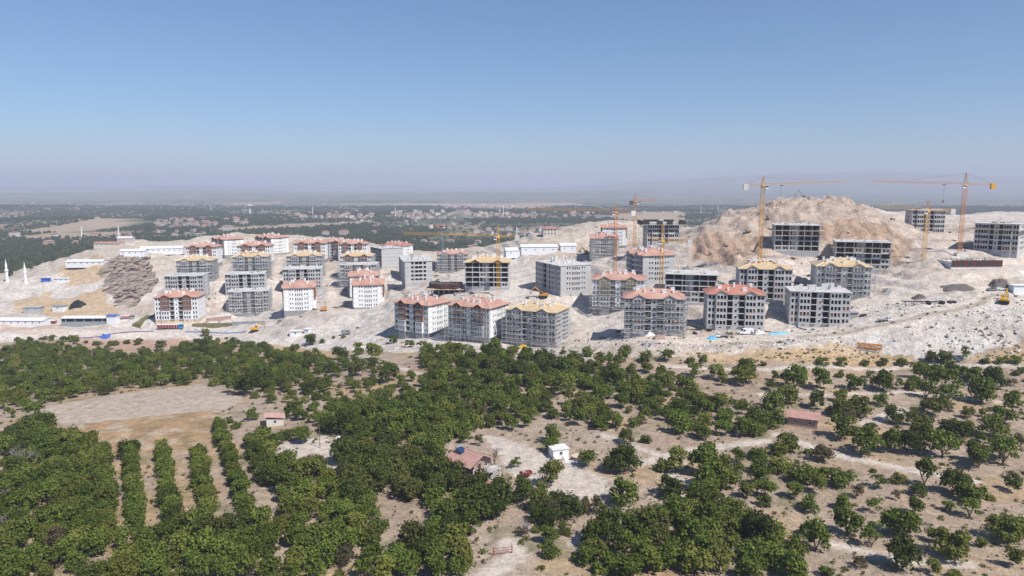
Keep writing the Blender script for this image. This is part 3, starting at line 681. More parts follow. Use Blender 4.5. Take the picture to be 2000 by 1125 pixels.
def roof(root, b, Lb, Wb, eave, R_):
    t = b['roof']
    if t in ('red','red2','tan'):
        m = M[{'red':'redroof','red2':'redroof2','tan':'tanroof'}[t]]
        mb = MB(); ox, oy = Lb/2+.9, Wb/2+.9; rh = 3.6; rx = max(Lb-Wb, 6)/2; z = eave
        e = [(-ox,-oy,z),(ox,-oy,z),(ox,oy,z),(-ox,oy,z)]; r0 = (-rx,0,z+rh); r1 = (rx,0,z+rh)
        mb.quad(e[0], e[1], r1, r0); mb.quad(e[2], e[3], r0, r1); mb.tri(e[1], e[2], r1); mb.tri(e[3], e[0], r0)
        dz = -.22; f_ = [(p[0],p[1],p[2]+dz) for p in e]
        mb.quad(f_[3], f_[2], f_[1], f_[0], 1)
        for i in range(4): j = (i+1) % 4; mb.quad(f_[i], f_[j], e[j], e[i], 1)
        k_ = Lb/26
        for s in (-1, 1):
            for xc in (-Lb/2+6.4*k_, Lb/2-6.4*k_):          # gable roofs over the bays
                hw = 3.1*k_; yb = s*(Wb/2+1.5); yi = s*(Wb/2-5.0); zg = eave+1.75
                a0, a1, top = (xc-hw, yb, eave+.02), (xc+hw, yb, eave+.02), (xc, yb, zg); ti = (xc, yi, zg); b0 = (xc-hw, s*(Wb/2-.5), eave+.02); b1 = (xc+hw, s*(Wb/2-.5), eave+.02)
                q = [(a0, top, ti, b0), (top, a1, b1, ti)]
                for p in q: mb.quad(*(p if s > 0 else p[::-1]))
                dn = lambda p: (p[0], p[1], p[2]-.2)
                mb.quad(a0, top, dn(top), dn(a0), 1); mb.quad(top, a1, dn(a1), dn(top), 1)
        ro = mb.build('roof', [m, M['wood'] if t == 'tan' else M['brown'] if b.get('bay') == 'brown' else M['joint']], root)
        rc = MB()
        for p, q in ((r0, r1),) + tuple((e[i], r0 if e[i][0] < 0 else r1) for i in range(4)):
            rc.tube(Vector(p)+Vector((0,0,.03)), Vector(q)+Vector((0,0,.05)), .13, .13, 4)
        rc.build('ridge_cap', M['chimney'] if t == 'tan' else m, ro)
        for i in range(10):
            x = (-.42+.84*((i % 5)/4))*Lb*.72 + R_.uniform(-.8,.8); y = (-1 if i < 5 else 1)*R_.choice((2.0, 3.4, 5.4)) + R_.uniform(-.4,.4)
            h = rh*max(0, min((oy-abs(y))/oy, (ox-abs(x))/(ox-rx)))
            put('chimney', CHM if i % 3 else CHM2, ro, (x, y, eave+h+.15))
        if t == 'tan' and b['u'] in (1487.9, 493.6):          # stacks of tiles waiting on the boards
            for i in range(14):
                x = R_.uniform(-8, 6); y = R_.uniform(-4.5, -.5); tb = MB(); tb.box(-.6,.6,-.35,.35,0,.7); h = rh*(oy-abs(y))/oy
                tb.build('tile_stack', M['redroof2'], ro, loc=(x, y, eave+h-.15))
    elif t in ('flat','stubs'):
        mb = MB(); mb.box(-Lb/2-.35, Lb/2+.35, -Wb/2-1.15, Wb/2+1.15, eave+.003, eave+.26)
        ro = mb.build('roof_slab', M['roofslab'], root)
        st = MB(); 
        if t == 'stubs':
            for i in range(16):
                x = R_.uniform(-.38,.38)*Lb; y = R_.uniform(-.35,.35)*Wb; h = R_.choice((1.2,1.8,2.6,3.0)); tb = MB()
                if R_.random() < .5: tb.box(-.9,.9,-.15,.15,0,h)
                else: tb.box(-.2,.2,-.5,.5,0,h)
                tb.build('wall_stub', M['slab'], ro, loc=(x, y, eave+.27))
        else:
            for i in range(9):
                x = R_.uniform(-.42,.42)*Lb; y = R_.uniform(-.4,.4)*Wb; tb = MB(); k = R_.random()
                if k < .5: tb.box(-R_.uniform(.5,1.6), R_.uniform(.5,1.6), -.4, .4, 0, R_.uniform(.2,.6))
                else: tb.box(-.2,.2,-.4,.4,0,R_.uniform(.5,1.3))
                tb.build('material_stack', R_.choice((M['wood'], M['conc'], M['slab'], M['rebar'])), ro, loc=(x, y, eave+.27))
            rb = MB()
            for i in range(26):
                x = R_.uniform(-.47,.47)*Lb; y = R_.choice((-1,1))*R_.uniform(.1,.46)*Wb; rb.tube((x,y,eave+.2),(x+R_.uniform(-.1,.1),y,eave+R_.uniform(.8,1.6)),.05,n=3)
            rb.build('starter_bars', M['rebar'], ro)
    if b.get('form') == 1:                                 # plank platform round the top storey
        mb = MB(); z = eave-SH
        mb.box(-Lb/2-2.6, Lb/2+2.6, -Wb/2-2.6, -Wb/2-1.22, z-.12, z); mb.box(-Lb/2-2.6, -Lb/2-.75, -Wb/2-1.21, Wb/2, z-.12, z); mb.box(Lb/2+.75, Lb/2+2.6, -Wb/2-1.21, Wb/2, z-.12, z)
        for i in range(14):
            x = -Lb/2+i*Lb/13; mb.tube((x,-Wb/2-.2,z-2.2),(x,-Wb/2-2.5,z-.12),.08); mb.tube((x,-Wb/2-2.55,z),(x,-Wb/2-2.55,z+1.1),.05)
        mb.build('work_platform', M['wood'], root)
    if b.get('form') == 2:
        mb = MB(); z = eave
        for (x0,x1,y0,y1) in ((-Lb/2-4,-Lb/2+1,-Wb/2-2,-Wb/2-1.6),(Lb/2-1,Lb/2+4,-Wb/2-2,-Wb/2-1.6),(-Lb/2-4,-Lb/2-3.6,-Wb/2-1.6,Wb/2),(Lb/2+3.6,Lb/2+4,-Wb/2-1.6,Wb/2),(-5,-1,-Wb/2-3,-Wb/2-2.6),(1.5,5.5,-Wb/2-3,-Wb/2-2.6),(-Lb/2,Lb/2,Wb/2+.5,Wb/2+.9)):
            mb.box(x0,x1,y0,y1,z-.2,z+2.4)
        mb.build('formwork_panels', M['formdk'], root)
        mb = MB(); mb.box(-Lb/2-4.2, Lb/2+4.2, -Wb/2-3.4, Wb/2+1.5, z-.5, z-.21)
        for s in (-1,1):
            for y in (-6,-2,2,6): mb.tube((s*(Lb/2),y,z-3.5),(s*(Lb/2+4),y,z-.5),.12)
        mb.build('work_platform', M['conc'], root)
        mb = MB(); mb.box(-Lb/2+1,Lb/2-1,-Wb/2+1,Wb/2-1,z-.2,z+.9); mb.box(-1.5,1.5,-1,1,z+.9,z+3.2); mb.build('core_wall', M['conc2'], root)

def frame_block(root, b, Lb, Wb, n, R_):
    eave = PLH+n*SH; inset = .0
    xs_ = [-Lb/2+.3+i*(Lb-.6)/6 for i in range(7)]; yr = [-Wb/2+.35, -Wb/6, Wb/6, Wb/2-.35]
    for st in range(n+1):
        mb = MB(); z = PLH+st*SH; mb.box(-Lb/2, Lb/2, -Wb/2, Wb/2, z-.32, z); 
        if st < n: mb.build('floor_slab', M['slab'], root)
    mb = MB(); mb.box(-Lb/2+.1, Lb/2-.1, -Wb/2+.1, Wb/2-.1, -4, PLH-.33); mb.build('basement_wall', M['conc'], root)
    h = n*SH
    for y in yr:
        for i, x in enumerate(xs_): put('column', col_mesh(h+.25), root, (x, y, PLH-.28))
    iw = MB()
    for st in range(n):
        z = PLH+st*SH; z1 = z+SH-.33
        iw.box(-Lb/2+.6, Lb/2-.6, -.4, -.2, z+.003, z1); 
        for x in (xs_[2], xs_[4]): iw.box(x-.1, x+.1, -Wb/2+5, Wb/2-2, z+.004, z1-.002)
    iw.build('inner_wall', M['dark'], root)  # walls carry the shade of the open storeys in their colour
    ew = MB(); s_ = 1
    for s in (-1, 1):
        x = s*(Lb/2-.06)
        w0 = Wb*.27 if b.get('solid') else Wb/6-.8; ew.box(min(x, x-s*.2), max(x, x-s*.2), -Wb/2+.08, -w0, PLH, eave-.33); ew.box(min(x, x-s*.2), max(x, x-s*.2), w0, Wb/2-.08, PLH, eave-.33)
        if b.get('solid'):
            for st in range(n):
                ew.box(min(x, x-s*.2), max(x, x-s*.2), -w0+.004, w0-.004, PLH+st*SH+.004, PLH+st*SH+(.9 if st else 1.2)); 
            for y_ in (-w0/2, 0, w0/2): ew.box(min(x-s*.02, x-s*.22), max(x-s*.02, x-s*.22), y_-.15, y_+.15, PLH, eave-.33)
        if not b.get('solid'): ew.box(min(x, x-s*.2), max(x, x-s*.2), -Wb/6+.81, Wb/6-.81, PLH, eave-.33)
    if b.get('solid'):
        for s in (-1,1):
            y = s*(Wb/2-.06); ew.box(-Lb/2+.3, Lb/2-.3, min(y, y-s*.2), max(y, y-s*.2), PLH, eave-.33)
    else:
        for i in (2,): ew.box(xs_[i]+1.4, xs_[i+1]+1.4, -Wb/2+2, -Wb/2+2.3, PLH, eave+.5)
        y = -Wb/2+.12
        for st in range(n):                                # infill begun on the lowest storeys
            for i in (0,1,2,3,4,5):
                if R_.random() < (.6 if st == 0 else .08):
                    z = PLH+st*SH; x0, x1 = xs_[i]+.24, xs_[i+1]-.24; w_ = x1-x0
                    panel(ew, (x0, y), (1,0), (0,-1), w_, z, z+SH-.33, [(w_*.12,w_*.45,z+.8,z+2.2),(w_*.55,w_*.88,z+.8,z+2.2)], 0, .2)
    ew.build('concrete_wall', M['conc2'], root)

def formwork_block(root, Lb, Wb, R_):
    mb = MB(); mb.box(-Lb/2, Lb/2, -Wb/2, Wb/2, 3.6, 3.9); mb.build('floor_slab', M['slab'], root)
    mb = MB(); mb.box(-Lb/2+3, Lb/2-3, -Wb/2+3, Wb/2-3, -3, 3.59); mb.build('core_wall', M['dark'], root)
    for i in range(7):
        for y in (-Wb/2+.4, Wb/2-.4): put('column', col_mesh(6.6), root, (-Lb/2+.5+i*(Lb-1)/6, y, -3))
    ring = [(-Lb/2,-1),(-Lb/2+2,-Wb/2+1.5),(-5,-Wb/2),(-1.5,-Wb/2-1.2),(3,-Wb/2),(Lb/2-3,-Wb/2-1),(Lb/2,-Wb/2+3),(Lb/2,Wb/2-1),(3,Wb/2),(-4,Wb/2),(-Lb/2,Wb/2-2)]
    for i in range(len(ring)):
        p = Vector(ring[i]+(0,)); q = Vector(ring[(i+1) % len(ring)]+(0,)); d = q-p; k = max(1, round(d.length/1.5))
        nrm = Vector((d.y,-d.x,0)).normalized()*.08
        for j in range(k):
            a = p+d*(j/k)+d.normalized()*.03; c = p+d*((j+1)/k)-d.normalized()*.03; z0, z1 = 3.95, 6.7+R_.uniform(-.15,.1)
            t = MB(); t.hexa([tuple(a-nrm+Vector((0,0,z0))),tuple(c-nrm+Vector((0,0,z0))),tuple(c+nrm+Vector((0,0,z0))),tuple(a+nrm+Vector((0,0,z0))),tuple(a-nrm+Vector((0,0,z1))),tuple(c-nrm+Vector((0,0,z1))),tuple(c+nrm+Vector((0,0,z1))),tuple(a+nrm+Vector((0,0,z1)))])
            t.build('formwork_panel', M['form'] if R_.random() < .7 else M['formdk'], root)
    mb = MB()
    for i in range(40):
        x, y = R_.uniform(-.45,.45)*Lb, R_.uniform(-.45,.45)*Wb; mb.tube((x,y,3.9),(x,y,R_.uniform(6.6,7.8)),.06,n=3)
        mb.tube((x,y,6.5),(x+R_.uniform(-3,3),y+R_.uniform(-2,2),6.6),.07,n=3)
    mb.box(-Lb/2+1,Lb/2-1,-Wb/2+1,Wb/2-1,6.2,6.5); mb.build('rebar_mat', M['rebar'], root)
    mb = MB(); mb.box(-Lb/2-2.2,Lb/2+2.2,-Wb/2-2.4,-Wb/2-.02,3.6,3.75); mb.box(-Lb/2-2.2,-Lb/2-.02,-Wb/2,Wb/2,3.6,3.75); mb.build('work_platform', M['wood'], root)

def scaffold(root, b, Lb, Wb, eave, R_):
    faces = [( (-Lb/2-1.2, -Wb/2-1.95), (1,0), Lb+2.4, (0,-1) )]
    if b['scaf'] == 'f2': faces = [((Lb/2+.95 if math.sin(b['a']) < 0 else -Lb/2-.95, -Wb/2-1), (0,1), Wb+2, (1 if math.sin(b['a']) < 0 else -1, 0))]
    if 'r' in b['scaf']: 
        if b['loc'].x < 100 or b['u'] in (1275,): faces.append(((Lb/2+.95, -Wb/2-1), (0,1), Wb+2, (1,0)))
    for o, ux, ln, nn in faces:
        mb = MB(); k = int(ln/2.4); P = lambda x, z, d=0: Vector((o[0]+ux[0]*x+nn[0]*d, o[1]+ux[1]*x+nn[1]*d, z))
        zt = eave+.6
        gap = (ln*.455, ln*.545) if b['u'] in (1275,1049.4) else None
        lev = [1.0+i*2.0 for i in range(int((eave-.5)/2))]
        for i in range(k+1):
            x = ln*i/k
            if gap and gap[0] < x < gap[1]: continue
            for d in (0, -.75): mb.tube(P(x,-1,d), P(x,zt,d), .06, n=3, cap=False)
        for z in lev:
            segs = [(0, gap[0]), (gap[1], ln)] if gap else [(0, ln)]
            for a, c in segs:
                for dz in (.5, 1.0): mb.tube(P(a,z+dz), P(c,z+dz), .05, n=3, cap=False)
                for i in range(int((c-a)/2.4)):          # planks, here and there one missing
                    if R_.random() < .82:
                        x0 = a+i*2.4; p, q = P(x0,z,-.72), P(x0+2.38,z,-.06)
                        mb.box(min(p.x,q.x),max(p.x,q.x),min(p.y,q.y),max(p.y,q.y),z,z+.06,1)
                    if R_.random() < .3: mb.tube(P(a+i*2.4,z), P(a+i*2.4+2.4,z+2), .03, n=3, cap=False)
        tag(mb.build('scaffold', [M['scaf'], M['plank']], root), kind='stuff')
for b in BL: block(b)
# ---------------------------------------------------------------- tower cranes
def lattice(mb, p, q, w_, h=None, step=2.2, r=.09, tri=False, mi=0):
    """lattice beam from p to q; square section of width w_, or a triangle with its apex h above"""
    p = Vector(p); q = Vector(q); d = q-p; n = max(2, round(d.length/step)); dn = d.normalized()
    up = Vector((0,0,1)) if abs(dn.z) < .8 else Vector((0,1,0)); sd_ = dn.cross(up).normalized(); up2 = sd_.cross(dn).normalized()
    if tri: off = [sd_*w_/2, -sd_*w_/2, up2*h]
    else: off = [sd_*w_/2+up2*w_/2, -sd_*w_/2+up2*w_/2, -sd_*w_/2-up2*w_/2, sd_*w_/2-up2*w_/2]
    k = len(off)
    for o in off: mb.tube(p+o, q+o, r, n=4, mi=mi)
    for i in range(n):
        a = p+d*(i/n); c = p+d*((i+1)/n)
        for j in range(k):
            o1, o2 = off[j], off[(j+1) % k]
            mb.tube(a+o1, c+o2, r*.62, n=3, mi=mi, cap=False); 
            if i: mb.tube(a+o1, a+o2, r*.55, n=3, mi=mi, cap=False)
def crane(u, vb, Y, vj, uj, uc, vtop, pm, lab, yaw=0, mastm=None, flat=False, foot=True, jibk=1.0, weight='cweight'):
    base = at(u, vb, Y); zb = gz(base.x, base.y); base.z = min(base.z, zb+.3) if foot else base.z
    zj = at(u, vj, Y).z; zt = at(u, vtop, Y).z
    root = empty('tower_crane', base, 0, lab, 'crane', 'tower cranes over the building site')
    H = zj-base.z; T = zt-base.z; kx = Y/F*1.02
    mm = mastm or pm
    mb = MB(); lattice(mb, (0,0,1.2), (0,0,H-.8), 1.6, r=.10); mb.build('mast', M[mm], root)
    if foot:
        mb = MB(); mb.box(-2.6,2.6,-2.6,2.6,-1.5,.5); mb.box(-2.3,2.3,-1.5,1.5,.5,2.2); mb.build('ballast_base', M['cweight'], root)
    jl = (uj-u)*kx*jibk; cl_ = (uc-u)*kx; s = 1 if jl > 0 else -1
    dj = Vector((math.cos(math.radians(yaw)), math.sin(math.radians(yaw)), 0))
    mb = MB(); mb.lathe([(1.1,-.9),(1.25,-.5),(1.25,.1),(.9,.5)], 12, 0, (0,0,H-.6)); mb.build('slewing_ring', M[pm], root)
    mb = MB(); e = dj*jl; 
    for i in range(6 if pm == 'cred' else 1):
        n_ = 6 if pm == 'cred' else 1
        lattice(mb, dj*(s*1.0)+(e-dj*(s*1.0))*(i/n_)+Vector((0,0,H)), dj*(s*1.0)+(e-dj*(s*1.0))*((i+1)/n_)+Vector((0,0,H+(2.8*(i+1)/n_ if flat else 1.2))), 1.0, 1.1, 1.8, .07, True, mi=i % 2)
    jb = mb.build('jib', [M[pm], M['cwhite']], root)
    mb = MB(); c = dj*cl_; lattice(mb, Vector((0,0,H)), c+Vector((0,0,H)), 1.1, step=2.0, r=.08); mb.build('counter_jib', M[pm], root)
    mb = MB(); x = cl_; mb.box(-1.3,1.3,-.7,.7,-2.6,.4); mb.build('counterweight', M[weight], root, loc=c*.94+Vector((0,0,H)))
    mb = MB(); mb.box(-.8,.8,-.7,.7,-.9,.9); mb.box(-.7,.7,-.72,-.705,-.2,.7,1); mb.build('cab', [M['cwhite'], M['glass']], root, loc=Vector((s*1.6,-1.4,H-1.2)))
    if not flat:
        mb = MB()
        for a in ((.8,.8),(-.8,.8),(.8,-.8),(-.8,-.8)): mb.tube((a[0],a[1],H),(a[0]*.15,a[1]*.15,T),.11,n=4)
        for i in range(1,5):
            f = i/5; g = 1-.85*f; z = H+(T-H)*f; 
            for a, c2 in (((.8,.8),(-.8,.8)),((-.8,.8),(-.8,-.8)),((-.8,-.8),(.8,-.8)),((.8,-.8),(.8,.8))): mb.tube((a[0]*g,a[1]*g,z),(c2[0]*g,c2[1]*g,z),.06,n=3)
        mb.build('tower_head', M[pm], root)
        mb = MB(); top = Vector((0,0,T)); mb.tube(top, e*.62+Vector((0,0,H+2)), .05, n=3); mb.tube(top, c*.92+Vector((0,0,H+.5)), .05, n=3); mb.build('tie_cable', M['rebar'], root)
    mb = MB(); t_ = e*.22; mb.box(t_.x-.8,t_.x+.8,t_.y-.5,t_.y+.5,H-.55,H-.1); mb.tube(t_+Vector((0,0,H-.5)), t_+Vector((0,0,H-9)), .04, n=3); mb.box(t_.x-.35,t_.x+.35,t_.y-.25,t_.y+.25,H-10,H-9); mb.build('trolley_hook', M['rebar'], jb)
crane(973,570,414,461,792,1012,440,'cyel','yellow crane with long jib to the left above the ragged tan roof')
crane(865,528,590,440,948,843,433,'cred','crane with red and white striped jib on a grey blue mast',mastm='cblue',flat=True)
crane(1201,530,440,413,1030,1236,400,'cora','tall orange crane whose pale counterweight overlaps the neighbouring mast',weight='cwhite')
crane(1239,472,540,393,1288,1230,377,'cora','far orange crane with short looking jib over the far slope',yaw=20,weight='rebar')
crane(1291,572,388,469,1258,1345,438,'cyel','thin yellow crane standing before the grey corner block',yaw=-8)
crane(1484,497,392,361,1643,1449,345,'cyel','yellow crane at the left foot of the quarried hill',yaw=0)
crane(1874,494,402,360,1693,1930,338,'cora','orange crane on the skyline at the far right',weight='cyel')
crane(1802,532,395,410,1700,1858,393,'cyel','yellow crane rising before the grey tower block on the plateau',yaw=8)

# ---------------------------------------------------------------- vehicles and machines
WH = MB(); WH.tube((0,-.16,0),(0,.16,0),.5,n=14); WHr = MB(); WHr.tube((0,-.18,0),(0,.18,0),.26,n=10)
WHm = WH.mesh('tyre', M['rubber']); WHrm = WHr.mesh('rim', M['greymetal'])
def wheel(root, x, y, r): 
    w_ = put('wheel', WHm, root, (x,y,r), 0, r/.5); put('rim', WHrm, w_)
def where(u, v): p = ground(u, v); return p
def lorry(u, v, rz, lab, body, cabm, ln=9.5, s=1.0, bodyh=1.5):
    r = empty('lorry', where(u, v), rz, lab, 'lorry'); r.scale = (s,)*3
    mb = MB(); mb.box(-ln/2,ln/2,-.5,.5,.75,1.05); mb.build('chassis', M['greymetal'], r)
    mb = MB(); mb.hexa([(-ln/2,-1.2,1.1),(ln/2-2.9,-1.2,1.1),(ln/2-2.9,1.2,1.1),(-ln/2,1.2,1.1),(-ln/2-.2,-1.25,1.1+bodyh),(ln/2-2.7,-1.25,1.1+bodyh),(ln/2-2.7,1.25,1.1+bodyh),(-ln/2-.2,1.25,1.1+bodyh)])
    bo = mb.build('body', M[body], r)
    mb = MB()
    for i in range(8): x = -ln/2+.3+i*(ln-3.6)/7; mb.box(x-.06,x+.06,-1.34,-1.2,1.15,1.05+bodyh)
    mb.box(-ln/2-.2,ln/2-2.7,-1.33,1.33,1.1+bodyh+.002,1.22+bodyh); mb.build('body_ribs', M['vwhite'], bo)
    mb = MB(); x0 = ln/2-2.4; mb.prism([(x0,.8),(ln/2,.8),(ln/2+.05,1.9),(ln/2-.25,3.0),(x0,3.1)],-1.2,1.2); c = mb.build('cab', M[cabm], r)
    mb = MB(); mb.hexa([(ln/2+.06,-1.05,1.95),(ln/2+.06,1.05,1.95),(ln/2+.05,1.05,1.95),(ln/2+.05,-1.05,1.95),(ln/2-.2,-1.05,2.85),(ln/2-.2,1.05,2.85),(ln/2-.24,1.05,2.85),(ln/2-.24,-1.05,2.85)]); mb.box(x0+.7,ln/2-.35,-1.21,-1.203,1.9,2.7); mb.box(x0+.7,ln/2-.35,1.203,1.21,1.9,2.7); mb.build('window', M['glass'], c)
    for x in (-ln/2+1.0,-ln/2+2.3,ln/2-1.2) + ((-ln/2+3.6,) if ln > 12 else ()):
        for y in (-1.02,1.02): wheel(r, x, y, .52)
    return r
lorry(333,643,.02,'long lorry with dark red tipper body and light blue cab on the left road','vred','vblue',15.5,1.05,1.9)
lorry(92,632,math.pi,'dark red tipper lorry with white cab parked before the white site offices','vred','vwhite',12,1.0,1.3)
lorry(250,625,.3,'dark red lorry under a tarpaulin at the end of the long open shed','vred','greymetal',8,1.0,1.6)
def van(u, v, rz, lab, s=1.0, col='vwhite'):
    r = empty('van', where(u, v), rz, lab, 'van'); r.scale = (s,)*3
    mb = MB(); mb.prism([(-2.9,.45),(2.8,.45),(2.9,1.1),(2.1,1.35),(1.35,2.3),(1.1,2.45),(-2.8,2.45),(-2.9,2.2)],-1,1); b = mb.build('body', M[col], r)
    mb = MB(); mb.hexa([(2.08,-.85,1.4),(2.08,.85,1.4),(2.02,.85,1.38),(2.02,-.85,1.38),(1.4,-.85,2.28),(1.4,.85,2.28),(1.33,.85,2.26),(1.33,-.85,2.26)]); mb.build('windscreen', M['glass'], b)
    for y in (-1.006,1.006): mb = MB(); mb.prism([(.5,1.4),(1.75,1.4),(1.25,2.15),(.5,2.15)],min(y,y*.99),max(y,y*.99)); mb.build('window', M['glass'], b)
    for x in (-1.8,1.9):
        for y in (-.92,.92): wheel(r, x, y, .36)
van(957,668,.05,'white van at the foot of the joined trio of blocks')
van(1457,653,math.pi-.02,'long white van parked before the bright red roofed block',1.12)
van(676,652,.1,'grey van left of the joined trio of blocks',.95,'vgrey')
def car(u, v, rz, lab, col):
    r = empty('car', where(u, v), rz, lab, 'car')
    mb = MB(); mb.prism([(-2.1,.3),(2.1,.3),(2.15,.75),(1.2,.92),(.6,1.4),(-1.2,1.42),(-1.9,.95),(-2.15,.85)],-.85,.85); b = mb.build('body', M[col], r)
    for y in (-.856,.856): mb = MB(); mb.prism([(1.05,.95),(.55,1.33),(-1.15,1.34),(-1.7,.97)],min(y,y*.99),max(y,y*.99)); mb.build('window', M['glass'], b)
    mb = MB(); mb.hexa([(1.14,-.7,.95),(1.14,.7,.95),(1.1,.7,.93),(1.1,-.7,.93),(.64,-.7,1.38),(.64,.7,1.38),(.58,.7,1.36),(.58,-.7,1.36)]); mb.build('windscreen', M['glass'], b)
    for x in (-1.35,1.35):
        for y in (-.78,.78): wheel(r, x, y, .32)
car(386,646,0,'white car on the left road to the right of the lorry','vwhite')
car(548,629,.1,'pale grey car on the bare ground right of the scaffolded flat-topped block','vgrey')
car(1937,567,.05,'dark grey car parked left of the gravel heap at the right','vgrey')
car(1954,566,.05,'white car parked against the gravel heap at the right','vwhite')
def flatbed(u, v, rz, lab):
    r = empty('flatbed_truck', where(u, v), rz, lab, 'truck')
    mb = MB(); mb.box(-3.2,1.0,-.95,.95,.8,.95); mb.box(-3.2,1.0,-.95,-.9,.95,1.3); mb.box(-3.2,1.0,.9,.95,.95,1.3); mb.build('bed', M['greymetal'], r)
    mb = MB(); mb.prism([(1.1,.45),(2.9,.45),(2.95,1.2),(2.5,1.4),(2.2,2.15),(1.1,2.2)],-.95,.95); c = mb.build('cab', M['vwhite'], r)
    mb = MB(); mb.box(1.4,2.15,-.965,-.953,1.35,2.0); mb.box(1.4,2.15,.953,.965,1.35,2.0); mb.build('window', M['glass'], c)
    mb = MB(); mb.box(-3.1,2.6,-.35,.35,.5,.79); mb.build('chassis', M['rubber'], r)
    for x in (-2.2,2.0):
        for y in (-.85,.85): wheel(r, x, y, .38)
flatbed(1410,659,math.pi+.05,'small white flatbed truck left of the long white van')
flatbed(1728,628,.1,'white cabbed flatbed truck beside the rising gravel road')
def excavator(u, v, rz, lab, col, s=1.0, z=0, lift=.6):
    p = where(u, v); p.z += z
    r = empty('excavator', p, rz, lab, 'excavator'); r.scale = (s,)*3
    for y in (-1.15,1.15):
        mb = MB(); mb.prism([(-2,.25),(-1.6,0),(1.6,0),(2,.25),(2.05,.6),(1.7,.9),(-1.7,.9),(-2.05,.6)],y-.3,y+.3); mb.build('track', M['rubber'], r)
    mb = MB(); mb.box(-.8,.8,-.84,.84,.5,1.0); mb.build('undercarriage', M['rubber'], r)
    mb = MB(); mb.prism([(-2.5,1.05),(1.4,1.05),(1.4,1.5),(.3,2.0),(-2.3,2.1),(-2.6,1.7)],-1.3,1.3); mb.build('house', M[col], r)
    mb = MB(); mb.prism([(0,2.02),(1.35,1.55),(1.4,2.4),(1.1,3.0),(.05,3.0)],.3,1.25); c = mb.build('cab', M[col], r)
    mb = MB(); mb.prism([(.15,2.1),(1.2,1.75),(1.25,2.4),(1.0,2.85),(.15,2.85)],1.253,1.27); mb.prism([(.15,2.1),(1.2,1.75),(1.25,2.4),(1.0,2.85),(.15,2.85)],.285,.297); mb.build('window', M['glass'], c)
    e = Vector((3.6,-.2,3.6+2*lift)); f = Vector((5.6,-.2,2.2+lift)); g = Vector((5.2,-.2,.5+lift))
    mb = MB(); mb.tube((1.1,-.2,1.6),(2.2,-.2,3.3+lift),.34,.36); mb.tube((2.2,-.2,3.3+lift),e,.36,.24); mb.build('boom', M[col], r)
    mb = MB(); mb.tube(e+Vector((-.4,0,.3)),f,.28,.18); mb.build('arm', M[col], r)
    mb = MB(); q = [(f.x-.3,f.z+.1),(f.x+.4,f.z),(f.x+.3,f.z-1.1),(f.x-.6,f.z-1.3),(f.x-.9,f.z-.8)]; mb.prism(q,-.8,.4); mb.build('bucket', M['greymetal'], r)
excavator(1962,592,.9,'yellow excavator on the bend of the road at the right edge','vyel',1.25)
excavator(1572,390,math.pi-.3,'dark excavator arm and cab on top of the quarried hill','greymetal',1.2,z=-.6,lift=1.2)
excavator(498,647,.15,'yellow excavator beside the heap of timber left of the small white cabin','vyel',1.15)
excavator(1060,582,math.pi,'orange excavator in the rubble before the pale grey corner block','vora',1.3)
excavator(1146,497,math.pi+.4,'orange excavator left of the far slope scaffolded block','vora',1.2)
# the orange drill rig between the white end-wall blocks
r = empty('drill_rig', where(632,608), .3, 'orange drill rig standing between the two white end-wall blocks', 'drill rig')
mb = MB(); mb.prism([(-2,.2),(-1.6,0),(1.6,0),(2,.2),(2,.8),(-2,.8)],-1.5,-.8); mb.prism([(-2,.2),(-1.6,0),(1.6,0),(2,.2),(2,.8),(-2,.8)],.8,1.5); mb.build('track', M['rubber'], r)
mb = MB(); mb.box(-1.8,1.4,-1.2,1.2,.85,2.2); mb.prism([(-.2,2.2),(1.3,2.2),(1.1,3.4),(-.1,3.4)],-1.1,0); mb.build('house', M['vora'], r)
mb = MB(); lattice(mb,(1.9,0,.2),(1.2,0,7.0),.7,r=.09,step=1); mb.build('drill_mast', M['vora'], r)

